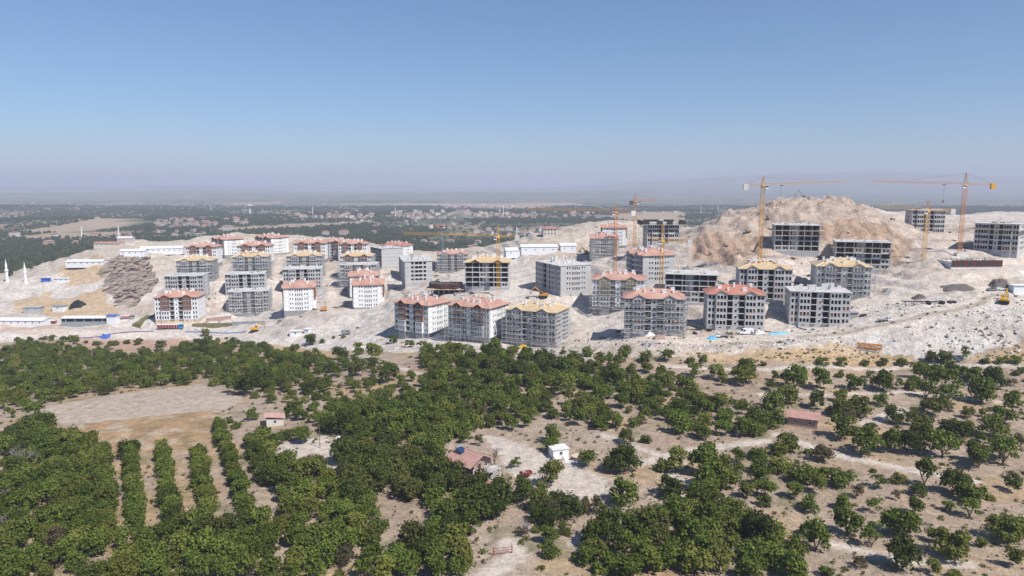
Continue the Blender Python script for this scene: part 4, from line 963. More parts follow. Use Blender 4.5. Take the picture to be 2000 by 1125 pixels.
# ---------------------------------------------------------------- site sheds, minarets and small things
def shed(name, u, v, rz, lx, ly, h, rh, lab, wm, rm, wins=0, cat='shed', gable='x', openfront=False, over=.5, parent=None):
    p = where(u, v); r = empty(name, p, rz, lab, cat)
    mb = MB()
    if openfront:
        mb.box(-lx/2,lx/2,ly/2-.15,ly/2,-2,h); mb.box(-lx/2,-lx/2+.15,-ly/2,ly/2-.16,-2,h); mb.box(lx/2-.15,lx/2,-ly/2,ly/2-.16,-2,h); mb.box(-lx/2+.16,lx/2-.16,-ly/2,-ly/2+.12,-2,h*.42)
    else:
        ops = [(lx*(i+.5)/wins-.5, lx*(i+.5)/wins+.5, h*.4, h*.4+1.0) for i in range(wins)]
        panel(mb,(-lx/2,-ly/2),(1,0),(0,-1),lx,-2,h,ops,0,.12)
        mb.quad((lx/2,-ly/2,-2),(lx/2,ly/2,-2),(lx/2,ly/2,h),(lx/2,-ly/2,h)); mb.quad((lx/2,ly/2,-2),(-lx/2,ly/2,-2),(-lx/2,ly/2,h),(lx/2,ly/2,h)); mb.quad((-lx/2,ly/2,-2),(-lx/2,-ly/2,-2),(-lx/2,-ly/2,h),(-lx/2,ly/2,h))
        if rh and gable == 'x':
            for s in (-1,1): mb.tri((s*lx/2,-ly/2,h),(s*lx/2,ly/2,h),(s*lx/2,0,h+rh*.93))
    mb.build('wall', M[wm], r)
    for i in range(wins if not openfront else 0): put('window', window_mesh(1.0,1.0,True), r, (-lx/2+lx*(i+.5)/wins-.5,-ly/2,h*.4))
    if openfront:
        for i in range(5): mb = MB(); mb.box(-.08,.08,-.08,.08,h*.42,h); mb.build('post', M['metal'], r, loc=(-lx/2+lx*(i+.5)/5,-ly/2+.06,0))
    mb = MB(); X, Y_ = lx/2+over, ly/2+over
    if rh:
        for s in (-1,1):
            a = [(-X,s*Y_,h-.08),(X,s*Y_,h-.08),(X,0,h+rh),(-X,0,h+rh)]; bt = [(q[0],q[1],q[2]-.12) for q in a]
            mb.hexa(bt+a if s < 0 else bt[::-1]+a[::-1])
    else: mb.box(-X,X,-Y_,Y_,h+.003,h+.25)
    mb.build('roof', M[rm], r); return r
shed('site_office',45,632,-.03,34,9,3.2,1.1,'long white site office with a row of small windows at the left edge','metal','metal',7,'office')
shed('open_shed',172,631,.03,30,9,4.2,.8,'long open-fronted shed with pale roof and dark green base right of the offices','greymetal','metal',0,'shed',openfront=True)
shed('storage_shed',222,628,.0,6,6,4.2,.5,'narrow white shed with blue roof edge at the end of the open shed','metal','bluetarp',0)
shed('concrete_hut',66,608,.1,11,6,3.6,0,'grey concrete hut on the slope above the site offices','conc','conc',2,'hut')
shed('white_container',117,605,-.1,8,5,3.2,0,'white container hut left of the black tarpaulin','metal','greymetal',1,'container')
shed('long_shed',170,519,.05,30,9,3.4,1.2,'long white shed with grey roof on the pale slope left of the rock outcrop','metal','metal',6)
shed('long_shed',213,482,.05,24,8,3.5,1.5,'long shed with pink roof on the crest above the rock outcrop','houseW','farred',5)
shed('long_shed',318,493,.25,36,12,4.0,1.6,'wide white roofed shed at the left of the back row of blocks','metal','metal',8)
shed('long_shed',262,497,.2,20,9,3.6,1.4,'shorter white shed between the rock outcrop and the wide white roof','metal','metal',4)
shed('site_building',247,473,.1,13,9,4.0,1.3,'cream house with pale hipped roof on the left crest','houseW','slab',3,'house')
shed('white_hall',1014,498,.15,24,14,4.5,1.8,'white hall with gabled roof left of the far slope blocks','metal','metal',3,'hall')
shed('white_hall',1052,492,.05,30,13,5.0,1.5,'broad white roofed hall behind the gabled hall','metal','metal',4,'hall')
shed('white_hall',1108,489,.1,13,10,4.5,1.8,'small white gabled shed right of the broad hall','metal','metal',2,'shed')
shed('site_cabin',578,655,.08,6.5,3,2.8,0,'pale grey cabin on the rubble edge above the orchard','metal','metal',1,'cabin')
shed('site_cabin',601,651,-.3,3,3,2.8,0,'tiny white cabin right of the pale grey cabin','metal','metal',0,'cabin')
shed('site_cabin',1662,621,-.1,4.5,3,2.8,0,'grey container at the right corner of the flat-topped front block','greymetal','greymetal',0,'container')
shed('site_cabin',1992,570,.0,9,4,3.4,0,'long pale container at the right edge behind the yellow excavator','metal','metal',0,'container')
shed('blue_container',90,551,.1,5.5,4,3,0,'small blue container on the left slope near the minarets','bluetarp','bluetarp',0,'container')
shed('low_shelter',122,549,.0,12,4,2.4,0,'low white shelter right of the blue container','metal','metal',3,'shelter')
def minaret(u, v, H, lab, r0=1.1, grp='slender minarets'):
    p = where(u, v)
    if u == 233: p = at(233, 474, 1300); p.z = gz(p.x, p.y)
    r = empty('minaret', p, 0, lab, 'minaret', grp); k = H/20.0
    mb = MB(); mb.lathe([(r0*1.5,-2),(r0*1.5,2*k),(r0,3.2*k),(r0,9.6*k)],10); mb.build('shaft', M['white'], r)
    mb = MB(); mb.lathe([(r0,9.6*k),(r0*1.7,10.4*k),(r0*1.7,11.2*k)],10); mb.build('balcony', M['white'], r)
    mb = MB(); mb.lathe([(r0*.85,11.2*k),(r0*.85,14*k),(r0*1.0,14.1*k)],10); mb.build('upper_shaft', M['white'], r)
    mb = MB(); mb.lathe([(r0*1.0,14.1*k),(r0*.45,17*k),(.05,20*k)],10); mb.build('spire', M['metal'], r)
minaret(15,554,20,'nearer left white minaret at the left edge on the pale slope',.85)
minaret(51,556,18,'white minaret just right of the leftmost one on the pale slope',.85)
for u, v, H, lab in ((160,462,24,'white minaret in the village before the tan field'),(233,474,27,'tall white minaret among red roofs left of the cream house'),(412,414,34,'far white minaret above the red roofed village'),
     (611,420,34,'far white minaret at the left end of the town'),(772,422,36,'far white minaret in the middle of the town'),(1009,459,22,'white minaret beside the houses right of the yellow crane'),
     (976,419,40,'left of the twin far minarets'),(983,419,40,'right of the twin far minarets'),(1369,416,30,'thin far minaret left of the quarried hill'),(1402,414,30,'thin far minaret nearest the quarried hill')):
    minaret(u, v, H+(16 if u == 233 else 0), lab + (' in the plain' if len(lab.split()) < 7 else ''), 1.1, 'minarets in the plain')
def heap(name, u, v, w_, d_, h, m, lab, cat, seed=0, crumple=.5):
    p = where(u, v); R_ = random.Random(seed+int(u)); n = 9; V = MB(); g = {}
    for i in range(n):
        for j in range(n):
            x = (i/(n-1)-.5)*w_; y = (j/(n-1)-.5)*d_; e = max(abs(i/(n-1)-.5),abs(j/(n-1)-.5))*2
            z = h*max(0,1-e**1.7)*(1+R_.uniform(-crumple,crumple)) - .25*(e > .95)
            px, py = p.x+x+R_.uniform(-.06,.06)*w_, p.y+y; g[i,j] = (px-p.x, py-p.y, gz(px,py)-p.z+z+.1*(e <= .95))
    for i in range(n-1):
        for j in range(n-1): V.quad(g[i,j],g[i+1,j],g[i+1,j+1],g[i,j+1])
    return tag(V.build(name, m, None, False, p), lab, cat)
heap('tarpaulin_heap',206,659,7,4,2.2,M['bluetarp'],'crumpled bright blue heap beside the left road','tarpaulin',1)
heap('tarpaulin',1521,652,10,2.5,.5,M['cyantarp'],'light blue sheet on the ground before the flat-topped front block','tarpaulin',2,.8)
heap('tarpaulin',1391,662,5,2.5,.9,M['cyantarp'],'pale green-blue sheet left of the small flatbed truck','tarpaulin',3,.8)
heap('tarpaulin_tent',151,599,11,6,4.2,M['blacktarp'],'black tarpaulin over a stack on the left slope','tarpaulin',4,.3)
heap('soil_heap',1289,661,6,4,1.6,M['stone'],'small brown soil heap before the caged red roofed block','soil heap',5,.3)
heap('gravel_heap',1955,561,11,6,4.0,M['fill'],'dark grey gravel heap behind the parked cars at the right','gravel heap',6,.2)
heap('gravel_heap',1868,562,16,7,1.0,M['fill'],'flat dark heap of sheets on the rubble right of the gravel track','rubble heap',7,.6)
heap('gravel_heap',1795,582,6,4,1.5,M['fill'],'dark grey pile behind the steel frames on the rubble','rubble heap',8,.4)
heap('tarpaulin',1022,680,4.5,3,1.6,M['vyel'],'yellow covered heap at the foot of the scaffolded trio block','tarpaulin',9,.3)
heap('white_bags',1270,655,5,3,1.4,M['chimney'],'white sacks heaped before the caged red roofed block','sacks',10,.7)
heap('white_bags',1484,652,5,2.5,1.2,M['chimney'],'white sacks heaped right of the long white van','sacks',11,.7)
# steel frames and tyres lying on the rubble at the right
p = where(1815,594); r = empty('steel_frame', p, 0, 'long dark steel frame lying on the rubble below the gravel track', 'steel frame')
mb = MB()
for y in (-1.2,1.2): mb.tube((-13,y,1.4),(13,y,1.0),.22)
for i in range(9): mb.tube((-12+i*3,-1.2,1.3),(-12+i*3,1.2,1.3),.15); 
for i in range(7): mb.tube((-12+i*4,-1.2,-1),(-12+i*4,-1.2,1.3),.14)
mb.build('beam', M['rebar'], r)
for i, x in enumerate((-1.5,5,8.5,10.5)): mb = MB(); mb.lathe([(1.0,0),(1.2,.4),(1.2,1.9),(.9,2.3)],10); mb.build('drum', M['blacktarp'], r, loc=(x,-1.8,-.4))
# spare crane mast sections on the dry grass
p = where(1698,680); r = empty('crane_section', p, -.5, 'pair of yellow crane lattice sections lying on the dry grass', 'crane section')
for y in (-1.2,1.2): mb = MB(); lattice(mb,(-5,y,.9),(5,y,.9),1.6,r=.14); mb.build('lattice_section', M['cora'], r)
# the raft with formwork before the right edge block
p = where(1893,513); r = empty('foundation_raft', p, .05, 'low dark formwork raft on the terrace before the right edge block', 'foundation')
mb = MB(); mb.box(-14,14,-6,6,-3,1.2); mb.build('raft', M['slab'], r)
for i in range(18): mb = MB(); mb.box(-.75,.75,-.08,.08,-1.5,1.9); mb.build('formwork_panel', M['form'] if i % 3 else M['formdk'], r, loc=(-13.3+i*1.56,-6.2,0))
mb = MB(); rr = random.Random(3)
for i in range(60): x,y = rr.uniform(-13,13),rr.uniform(-5.5,5.5); mb.tube((x,y,1.2),(x,y,2.6),.07,n=3); mb.tube((x,y,1.5),(x+rr.uniform(-3,3),y,1.6),.07,n=3)
mb.build('rebar_mat', M['rebar'], r)
# retaining walls and the planted strip by the left road
def strip(name, pts, h, th, m, lab, cat):
    V = MB(); P = [where(*q) for q in pts]; o = P[0].copy()
    for a, c in zip(P[:-1], P[1:]):
        d = (c-a); d.z = 0; nn = Vector((-d.y,d.x,0)).normalized()*th
        a_, c_ = a-o, c-o; V.hexa([a_-Vector((0,0,2)),c_-Vector((0,0,2)),c_+nn-Vector((0,0,2)),a_+nn-Vector((0,0,2)),a_+Vector((0,0,h)),c_+Vector((0,0,h)),c_+nn+Vector((0,0,h)),a_+nn+Vector((0,0,h))])
    tag(V.build(name, m, None, False, o), lab, cat)
strip('retaining_wall',[(454,637),(518,636)],3.0,.5,M['conc2'],'pale retaining wall below the scaffolded flat-topped block','wall')
strip('retaining_wall',[(404,628),(452,622)],2.2,.5,M['stone'],'grey stone wall right of the leftmost white block','wall')
strip('green_bank',[(375,638),(452,637)],1.6,4,mat('dull_green_bank',(.16,.14,.075),.95,.3),'dull green planted bank right of the long lorry','bank')
strip('green_bank',[(272,637),(300,620)],1.5,5,mat('green_slope',(.13,.13,.06),.95,.3),'green slope at the left foot of the leftmost white block','bank')
def pipe(pts, m, lab, rad=.35):
    V = MB(); P = [where(*q)+Vector((0,0,.35)) for q in pts]; o = P[0].copy()
    for a, c in zip(P[:-1], P[1:]):
        for k in range(6):
            x0 = a+(c-a)*(k/6); x1 = a+(c-a)*((k+1)/6)
            x0.z = gz(x0.x,x0.y)+.4; x1.z = gz(x1.x,x1.y)+.4; V.tube(x0-o,x1-o,rad,n=6)
    tag(V.build('pipeline', m, None, True, o), lab, 'pipe')
pipe([(130,662),(200,657),(270,649),(300,649)],M['pipe'],'thin purple pipeline along the left road',.3)
pipe([(362,649),(420,651),(480,648)],M['bluetarp'],'thin blue pipeline right of the long lorry',.25)
# ---------------------------------------------------------------- farmhouses in the orchard
def farmhouse():
    p = where(921,930); r = empty('farmhouse', p, .80, 'two storey farmhouse with pink tiled roof, balcony stair and solar heater', 'house')
    lx, ly, h = 10.5, 8.5, 5.2
    mb = MB(); ops = [(1.5,2.5,3.4,4.6),(5.5,6.5,3.4,4.6),(2.2,3.0,.9,1.7)]
    # left long wall faces -x', gable end faces -y'
    panel(mb,(-ly/2,lx/2),(0,-1),(-1,0),lx,-2,h,ops,0,.15)
    panel(mb,(-ly/2,-lx/2+1.8),(1,0),(0,-1),ly,-2,h,[(3.6,4.6,2.75,4.7),(1.0,2.2,3.3,4.5),(6,7.2,3.3,4.5)],0,.15)
    mb.quad((ly/2,-lx/2+1.8,-2),(ly/2,lx/2,-2),(ly/2,lx/2,h),(ly/2,-lx/2+1.8,h)); mb.quad((ly/2,lx/2,-2),(-ly/2,lx/2,-2),(-ly/2,lx/2,h),(ly/2,lx/2,h))
    mb.tri((-ly/2,-lx/2+1.8,h),(ly/2,-lx/2+1.8,h),(0,-lx/2+1.8,h+2.2)); mb.tri((ly/2,lx/2,h),(-ly/2,lx/2,h),(0,lx/2,h+2.2))
    mb.build('wall', M['stone'], r)
    for x0, z0 in ((1.5,3.4),(5.5,3.4)): put('window', window_mesh(1.0,1.2,True), r, (-ly/2,lx/2-x0,z0), -math.pi/2)
    for x0 in (1.0,6.0): put('window', window_mesh(1.2,1.2,True), r, (-ly/2+x0,-lx/2+1.8,3.3))
    mb = MB(); mb.box(0,1.0,.1,.15,0,1.95); mb.build('door', M['formdk'], r, loc=(-ly/2+3.6,-lx/2+1.8,2.75))
    mb = MB(); X, Y0, Y1, H = ly/2+.8, -lx/2+.3, lx/2+.7, h+2.35; z = h-.25
    for s in (-1,1):
        a = [(s*X,Y0,z),(s*X,Y1,z),(0,Y1,H),(0,Y0,H)]; bt = [(q[0],q[1],q[2]-.16) for q in a]; mb.hexa(bt+a)
    ro = mb.build('roof', M['tile'], r)
    tl = MB()                                              # courses of tiles standing proud
    for s in (-1,1):
        for k in range(15):
            t = (k+.5)/15; x = s*X*(1-t); zz = z+(H-z)*t; tl.tube((x,Y0,zz+.03),(x,Y1,zz+.03),.055,n=4)
    tl.tube((0,Y0,H+.05),(0,Y1,H+.05),.12,n=5); tl.build('tile_courses', M['tile'], ro)
    so_ = MB(); so_.hexa([(-1.1,-1,0),(1.1,-1,0),(1.1,1,.9),(-1.1,1,.9),(-1.1,-1,.1),(1.1,-1,.1),(1.1,1,1.0),(-1.1,1,1.0)]); so_ = so_.build('solar_panel', M['bluetarp'], r, loc=(-1.3,2.6,h+1.7)); so_.data.materials[0] = mat('solar_glass',(.02,.05,.12),.2,.1)
    mb = MB(); mb.tube((-1.1,1.2,1.2),(1.1,1.2,1.2),.28,n=10); mb.build('water_tank', M['greymetal'], so_)
    mb = MB(); mb.box(-ly/2,ly/2+1.2,-lx/2-1.0,-lx/2+1.79,2.5,2.74); bl = mb.build('balcony', M['conc2'], r)
    mb = MB(); mb.box(-ly/2,ly/2+1.2,-lx/2-1.0,-lx/2-.92,3.6,3.68)
    for i in range(22): x = -ly/2+.05+i*(ly+1.1)/21; mb.box(x-.03,x+.03,-lx/2-.98,-lx/2-.94,2.74,3.6)
    mb.build('railing', M['slab'], bl)
    for x in (-ly/2+.2,0,ly/2+.9): mb = MB(); mb.box(-.16,.16,-.16,.16,-2,2.49); mb.build('pillar', M['slab'], r, loc=(x,-lx/2-.75,0))
    st = MB(); n = 13
    for i in range(n):
        x = 3.4-i*.36; zz = 2.5-(i+1)*2.5/n; st.box(x-.36,x,-lx/2-2.1,-lx/2-1.02,zz-.2,zz)
    st.build('stair', M['conc2'], r)
    mb = MB(); mb.box(-ly/2+.1,ly/2-.1,-lx/2+1.81,-lx/2+1.9,-.5,2.4); mb.build('recess_shade_panel', M['dark'], r)  # dark panel standing in for the shade beneath the balcony
    mb = MB(); mb.tube((-1.2,-lx/2-2.6,-.5),(-1.2,-lx/2-2.6,7.0),.09,n=6); tag(mb.build('utility_pole', M['bark'], None, False, p), 'thin dark pole standing before the farmhouse balcony', 'pole')
farmhouse()
def cottage(name, u, v, rz, lx, ly, h, rh, lab, wm, rm, mono=False, wins=1):
    r = empty(name, where(u,v), rz, lab, 'house' if h > 2.7 else 'shed')
    mb = MB(); ops = [(lx*(i+.5)/wins-.5,lx*(i+.5)/wins+.5,h*.35,h*.35+1.1) for i in range(wins)]
    panel(mb,(-lx/2,-ly/2),(1,0),(0,-1),lx,-1.5,h,ops,0,.15)
    panel(mb,(lx/2,-ly/2),(0,1),(1,0),ly,-1.5,h,[(ly*.55,ly*.55+1.0,0,2.0),(ly*.15,ly*.15+1.1,.9,2.0)],0,.15)
    mb.quad((lx/2,ly/2,-1.5),(-lx/2,ly/2,-1.5),(-lx/2,ly/2,h),(lx/2,ly/2,h)); mb.quad((-lx/2,ly/2,-1.5),(-lx/2,-ly/2,-1.5),(-lx/2,-ly/2,h),(-lx/2,ly/2,h))
    if rh and not mono:
        for s in (-1,1): mb.tri((s*lx/2,-ly/2,h),(s*lx/2,ly/2,h),(s*lx/2,0,h+rh*.9))
    mb.build('wall', M[wm], r)
    for i in range(wins): put('window', window_mesh(1.0,1.1,True), r, (-lx/2+lx*(i+.5)/wins-.5,-ly/2,h*.35))
    put('window', window_mesh(1.1,1.1,True), r, (lx/2,-ly/2+ly*.15,.9), math.pi/2)
    mb = MB(); mb.box(0,1.0,.1,.16,0,2.0); d = mb.build('door', M['brown'], r, loc=(lx/2,-ly/2+ly*.55,0)); d.rotation_euler = (0,0,math.pi/2)
    mb = MB(); X, Y_ = lx/2+.7, ly/2+.6
    if mono: mb.hexa([(-X,-Y_,h+rh),(X,-Y_,h),(X,Y_,h),(-X,Y_,h+rh),(-X,-Y_,h+rh+.15),(X,-Y_,h+.15),(X,Y_,h+.15),(-X,Y_,h+rh+.15)])
    elif rh:
        for s in (-1,1):
            a = [(-X,s*Y_,h-.12),(X,s*Y_,h-.12),(X,0,h+rh),(-X,0,h+rh)]; bt = [(q[0],q[1],q[2]-.14) for q in a]; mb.hexa(bt+a)
    else: mb.box(-X+.4,X-.4,-Y_+.35,Y_-.35,h+.003,h+.2)
    ro = mb.build('roof', M[rm], r)
    if rh and rm == 'tile' and not mono:
        tl = MB()
        for s in (-1,1):
            for k in range(10): t = (k+.5)/10; tl.tube((-X,s*Y_*(1-t),h-.12+(rh+.12)*t+.03),(X,s*Y_*(1-t),h-.12+(rh+.12)*t+.03),.06,n=4)
        tl.build('tile_courses', M['tile'], ro)
    return r
cottage('farm_cottage',1568,829,-.45,9.2,5.2,3.1,1.5,'brick cottage with pink tiled roof among the trees at the right','stone','tile',wins=2)
cottage('orchard_shed',537,828,.35,5.6,4.5,2.6,1.0,'small stone shed with pink sloping roof right of the dry field','houseW','tile',mono=True)
cottage('white_hut',1091,890,.3,4.9,4.1,2.6,0,'white flat-roofed hut at the edge of the gravel yard','white','slab')
cottage('outbuilding',957,962,-.72,3.6,3.4,2.3,.9,'little pink roofed outbuilding below the farmhouse','houseW','tile')
cottage('white_kiosk',731,829,.2,1.6,1.6,2.2,.3,'tiny white kiosk in the thick of the central orchard','white','white')
cottage('water_shed',672,868,.4,4.2,3.0,1.8,0,'low grey shed with a white tank beside the pale clearing','houseW','slab')
mb = MB(); mb.lathe([(1.0,0),(1.0,1.7),(.5,2.1)],14); tag(mb.build('water_tank', M['white'], None, True, where(662,864)+Vector((0,0,-.1))), 'round white water tank left of the low grey shed', 'tank')
p = where(1130,898); r = empty('cistern', p, 0, 'round cistern with pale lid on a concrete pad right of the white hut', 'cistern')
mb = MB(); mb.box(-4.2,2.2,-2.6,1.6,-.5,.08); mb.build('pad', M['slab'], r); mb = MB(); mb.lathe([(1.9,.05),(1.9,1.2)],20); mb.build('drum', M['stone'], r); mb = MB(); mb.lathe([(2.0,1.2),(2.0,1.32),(.3,1.4)],20); mb.build('lid', M['beige'], r)
p = where(1027,930); r = empty('farm_trailer', p, .35, 'small red farm trailer parked on the gravel yard', 'trailer')
mb = MB(); mb.box(-1.9,1.9,-.9,.9,.8,.95); mb.build('bed', M['greymetal'], r)
for q in ((-1.9,1.9,-.95,-.9),(-1.9,1.9,.9,.95),(-1.95,-1.9,-.9,.9),(1.9,1.95,-.9,.9)): mb = MB(); mb.box(q[0],q[1],q[2],q[3],.8,1.6); mb.build('side_board', M['vred'], r)
r.scale = (.85,)*3; mb = MB(); mb.box(-1.4,-.2,-.6,.6,.96,1.8); mb.build('load', M['greymetal'], r)
mb = MB(); mb.tube((1.9,0,.7),(3.4,0,.5),.08); mb.build('drawbar', M['rebar'], r)
for y in (-.95,.95): wheel(r,-.5,y,.42)
p = where(982,1083); r = empty('field_gate', p, .25, 'rusty red field gate across the track at the bottom', 'gate')
for x in (-2.1,2.1): mb = MB(); mb.box(-.09,.09,-.09,.09,-.3,2.0); mb.build('post', M['vred'], r, loc=(x,0,0))
for z in (.3,.95,1.55): mb = MB(); mb.box(-2.0,2.0,-.04,.04,z,z+.09); mb.build('rail', M['vred'], r)
for u, v, H, lab in ((625,876,8,'wooden utility pole beside the pale clearing'),(66,795,6.5,'thin pole with white marker at the left end of the tilled field'),(1148,672,6,'short post at the foot of the rubble bank')):
    mb = MB(); mb.tube((0,0,-.5),(0,0,H),.11,.08,n=6); mb.box(-.5,.5,-.05,.05,H-.6,H-.48); tag(mb.build('utility_pole', M['bark'], None, False, where(u,v)), lab, 'pole')

# ---------------------------------------------------------------- trees
def leaf_mat(name, c1, c2, c3):
    m = bpy.data.materials.new(name); m.use_nodes = True; t = m.node_tree; N = t.nodes; L = t.links; b = N['Principled BSDF']
    b.inputs['Roughness'].default_value = .6; b.inputs['Specular IOR Level'].default_value = .05
    g = N.new('ShaderNodeNewGeometry'); oi = N.new('ShaderNodeObjectInfo')
    mx = N.new('ShaderNodeMix'); mx.data_type = 'RGBA'; L.new(g.outputs['Random Per Island'], mx.inputs['Factor']); mx.inputs['A'].default_value = c1+(1,); mx.inputs['B'].default_value = c2+(1,)
    m2 = N.new('ShaderNodeMix'); m2.data_type = 'RGBA'; r = N.new('ShaderNodeMapRange'); L.new(oi.outputs['Random'], r.inputs['Value']); r.inputs['From Min'].default_value = .55; r.inputs['From Max'].default_value = 1.; r.inputs['To Max'].default_value = .8
    L.new(r.outputs[0], m2.inputs['Factor']); L.new(mx.outputs['Result'], m2.inputs['A']); m2.inputs['B'].default_value = c3+(1,)
    hs = N.new('ShaderNodeHueSaturation'); r3 = N.new('ShaderNodeMath'); r3.operation = 'MULTIPLY'; L.new(oi.outputs['Random'], r3.inputs[0]); r3.inputs[1].default_value = 7.31
    r4 = N.new('ShaderNodeMath'); r4.operation = 'FRACT'; L.new(r3.outputs[0], r4.inputs[0]); r5 = N.new('ShaderNodeMapRange'); L.new(r4.outputs[0], r5.inputs['Value']); r5.inputs['To Min'].default_value = .72; r5.inputs['To Max'].default_value = 1.25
    L.new(r5.outputs[0], hs.inputs['Value']); L.new(m2.outputs['Result'], hs.inputs['Color']); m2 = hs
    L.new(m2.outputs[0], b.inputs['Base Color'])
    tr = N.new('ShaderNodeBsdfTranslucent'); L.new(m2.outputs[0], tr.inputs['Color']); ms = N.new('ShaderNodeMixShader'); ms.inputs[0].default_value = .22
    L.new(b.outputs[0], ms.inputs[1]); L.new(tr.outputs[0], ms.inputs[2]); L.new(ms.outputs[0], N['Material Output'].inputs['Surface'])
    return m
LG = leaf_mat('apricot_leaves', (.056,.084,.016), (.155,.195,.037), (.180,.186,.042))
LD = leaf_mat('dark_walnut_leaves', (.040,.056,.013), (.092,.116,.027), (.120,.118,.032))
LY = leaf_mat('yellowing_leaves', (.10,.13,.022), (.17,.19,.035), (.15,.14,.03))
LB = leaf_mat('browning_leaves', (.10,.085,.045), (.15,.115,.06), (.09,.09,.045))
LF = leaf_mat('plain_foliage', (.060,.084,.036), (.110,.136,.056), (.095,.120,.058))
def crown_mesh(name, m, seed, w_=6.0, h=4.8, z0=.7, lobes=16, leaves=95, ls=.30, gap=0.0):
    g = np.random.default_rng(seed); V = []
    for k in range(lobes):
        th = g.uniform(0, 2*np.pi) + k*2.4; e = g.uniform(.0, 1.0)
        rr = w_/2*(.62 if k else 0)*np.sqrt(1-.55*e*e)*g.uniform(.75,1.12); c = np.array([rr*np.cos(th), rr*np.sin(th), z0+h*(.16+.56*e)])
        rad = w_*g.uniform(.11,.26)*(1.15 if k == 0 else 1); n = int(leaves*g.uniform(.7,1.2))
        d = g.normal(size=(n,3)); d /= np.linalg.norm(d,axis=1)[:,None]; d[:,2] = np.where(d[:,2] < -.45, -d[:,2], d[:,2])
        p = c + d*(rad*(g.uniform(.66,1.1,(n,1)) + .5*(g.random((n,1)) < .10)))*np.array([1,1,.85]); ok = (p[:,2] > z0*.35)
        p, d = p[ok], d[ok]; n = len(p)
        nn = d*.75 + g.normal(size=(n,3))*.55 + np.array([0,0,.25]); nn /= np.linalg.norm(nn,axis=1)[:,None]
        a = np.cross(nn, g.normal(size=(n,3))); a /= np.linalg.norm(a,axis=1)[:,None]; b2 = np.cross(nn, a)
        s = ls*g.uniform(.6,1.3,(n,1)); s2 = s*g.uniform(.55,.9,(n,1))
        V.append(np.stack([p-a*s, p-b2*s2, p+a*s+nn*s*.12, p+b2*s2-nn*s*.1], 1))
    V = np.concatenate(V).reshape(-1,3); nf = len(V)//4
    me = bpy.data.meshes.new(name); me.vertices.add(len(V)); me.vertices.foreach_set('co', V.astype(np.float32).ravel())
    me.loops.add(len(V)); me.loops.foreach_set('vertex_index', np.arange(len(V), dtype=np.int32)); me.polygons.add(nf)
    me.polygons.foreach_set('loop_start', np.arange(0,len(V),4,dtype=np.int32)); me.polygons.foreach_set('loop_total', np.full(nf,4,np.int32)); me.update(calc_edges=True)
    me.materials.append(m); return me
def trunk_mesh(seed, h=3.2, m=None, spread=1.3):
    R_ = random.Random(seed); mb = MB(); mb.tube((0,0,-.6),(0,0,.7),.24,.18,n=7)
    for k in range(4):
        t = k*1.57+R_.uniform(-.4,.4); a = Vector((0,0,.55)); mid = Vector((math.cos(t)*spread*.5,math.sin(t)*spread*.5,h*.5)); e = Vector((math.cos(t)*spread,math.sin(t)*spread,h))
        mb.tube(a,mid,.13,.09,n=5); mb.tube(mid,e,.09,.05,n=5); mb.tube(mid,mid+Vector((R_.uniform(-1,1),R_.uniform(-1,1),h*.35)),.06,.03,n=4)
    return mb.mesh('trunk', m or M['bark'], True)
def bare_mesh(seed, H=6.0, m=None, depth=5, wide=.5):
    R_ = random.Random(seed); mb = MB()
    def go(p, d, l, r, k):
        q = p+d*l; mb.tube(p,q,r,r*.68,n=5 if k > 2 else 3,cap=False)
        if k == 0: return
        for i in range(3 if k > 1 else 2):
            nd = (d+Vector((R_.uniform(-1,1),R_.uniform(-1,1),R_.uniform(-.35,.6)))*(wide+.12*(5-k))).normalized(); go(p+d*l*R_.uniform(.65,1), nd, l*R_.uniform(.6,.82), r*.62, k-1)
    go(Vector((0,0,-.5)),Vector((R_.uniform(-.05,.05),0,1)),H*.3,H*.032,depth); return mb.mesh('branches', m or M['deadwood'], True)
CR = {'g': [crown_mesh('crown', LG, 100+i, (6.0,5.4,6.4,5.8)[i % 4], (5.2,6.2,4.3,5.6)[i % 4]*RN.uniform(.95,1.05), (.35,.5,.3,.7)[i % 4], 14+i % 5, (100,95,105,75)[i % 4]) for i in range(12)],
      'd': [crown_mesh('crown', LD, 200+i, 7.0, 6.6, .5, 20, 100, .32) for i in range(4)],
      'y': [crown_mesh('crown', LY, 300+i, 6.0, 4.8, .7, 14, 95) for i in range(2)],
      'b': [crown_mesh('crown', LB, 400+i, 5.0, 4.2, .6, 11, 55, .26) for i in range(2)],
      's': [crown_mesh('crown', LG, 500+i, 5.0, 4.8, .9, 10, 62, .28) for i in range(3)],      # sparse
      'u': [crown_mesh('crown', LG, 600+i, 4.0, 2.6, .15, 9, 80, .26) for i in range(3)]}      # young bushy
CR['dk'] = [crown_mesh('crown', LD, 700, 5.4, 5.6, .4, 14, 110, .30)]
TRK = [trunk_mesh(i, 3.0, None, 1.3) for i in range(3)]
TREES = []      # x, y, scale, kind, label
def addp(u, v, wpx, kind, lab):
    p = ground(u, v); base = {'g':6.4,'d':7.4,'y':6.4,'b':5.2,'s':5.2,'u':4.2,'dk':5.8}[kind]
    dist = math.hypot(p.y*math.cos(TH)+(HC-p.z)*math.sin(TH), 0); TREES.append((p.x, p.y+.25*wpx*dist/F, wpx*dist/F/base, kind, lab))
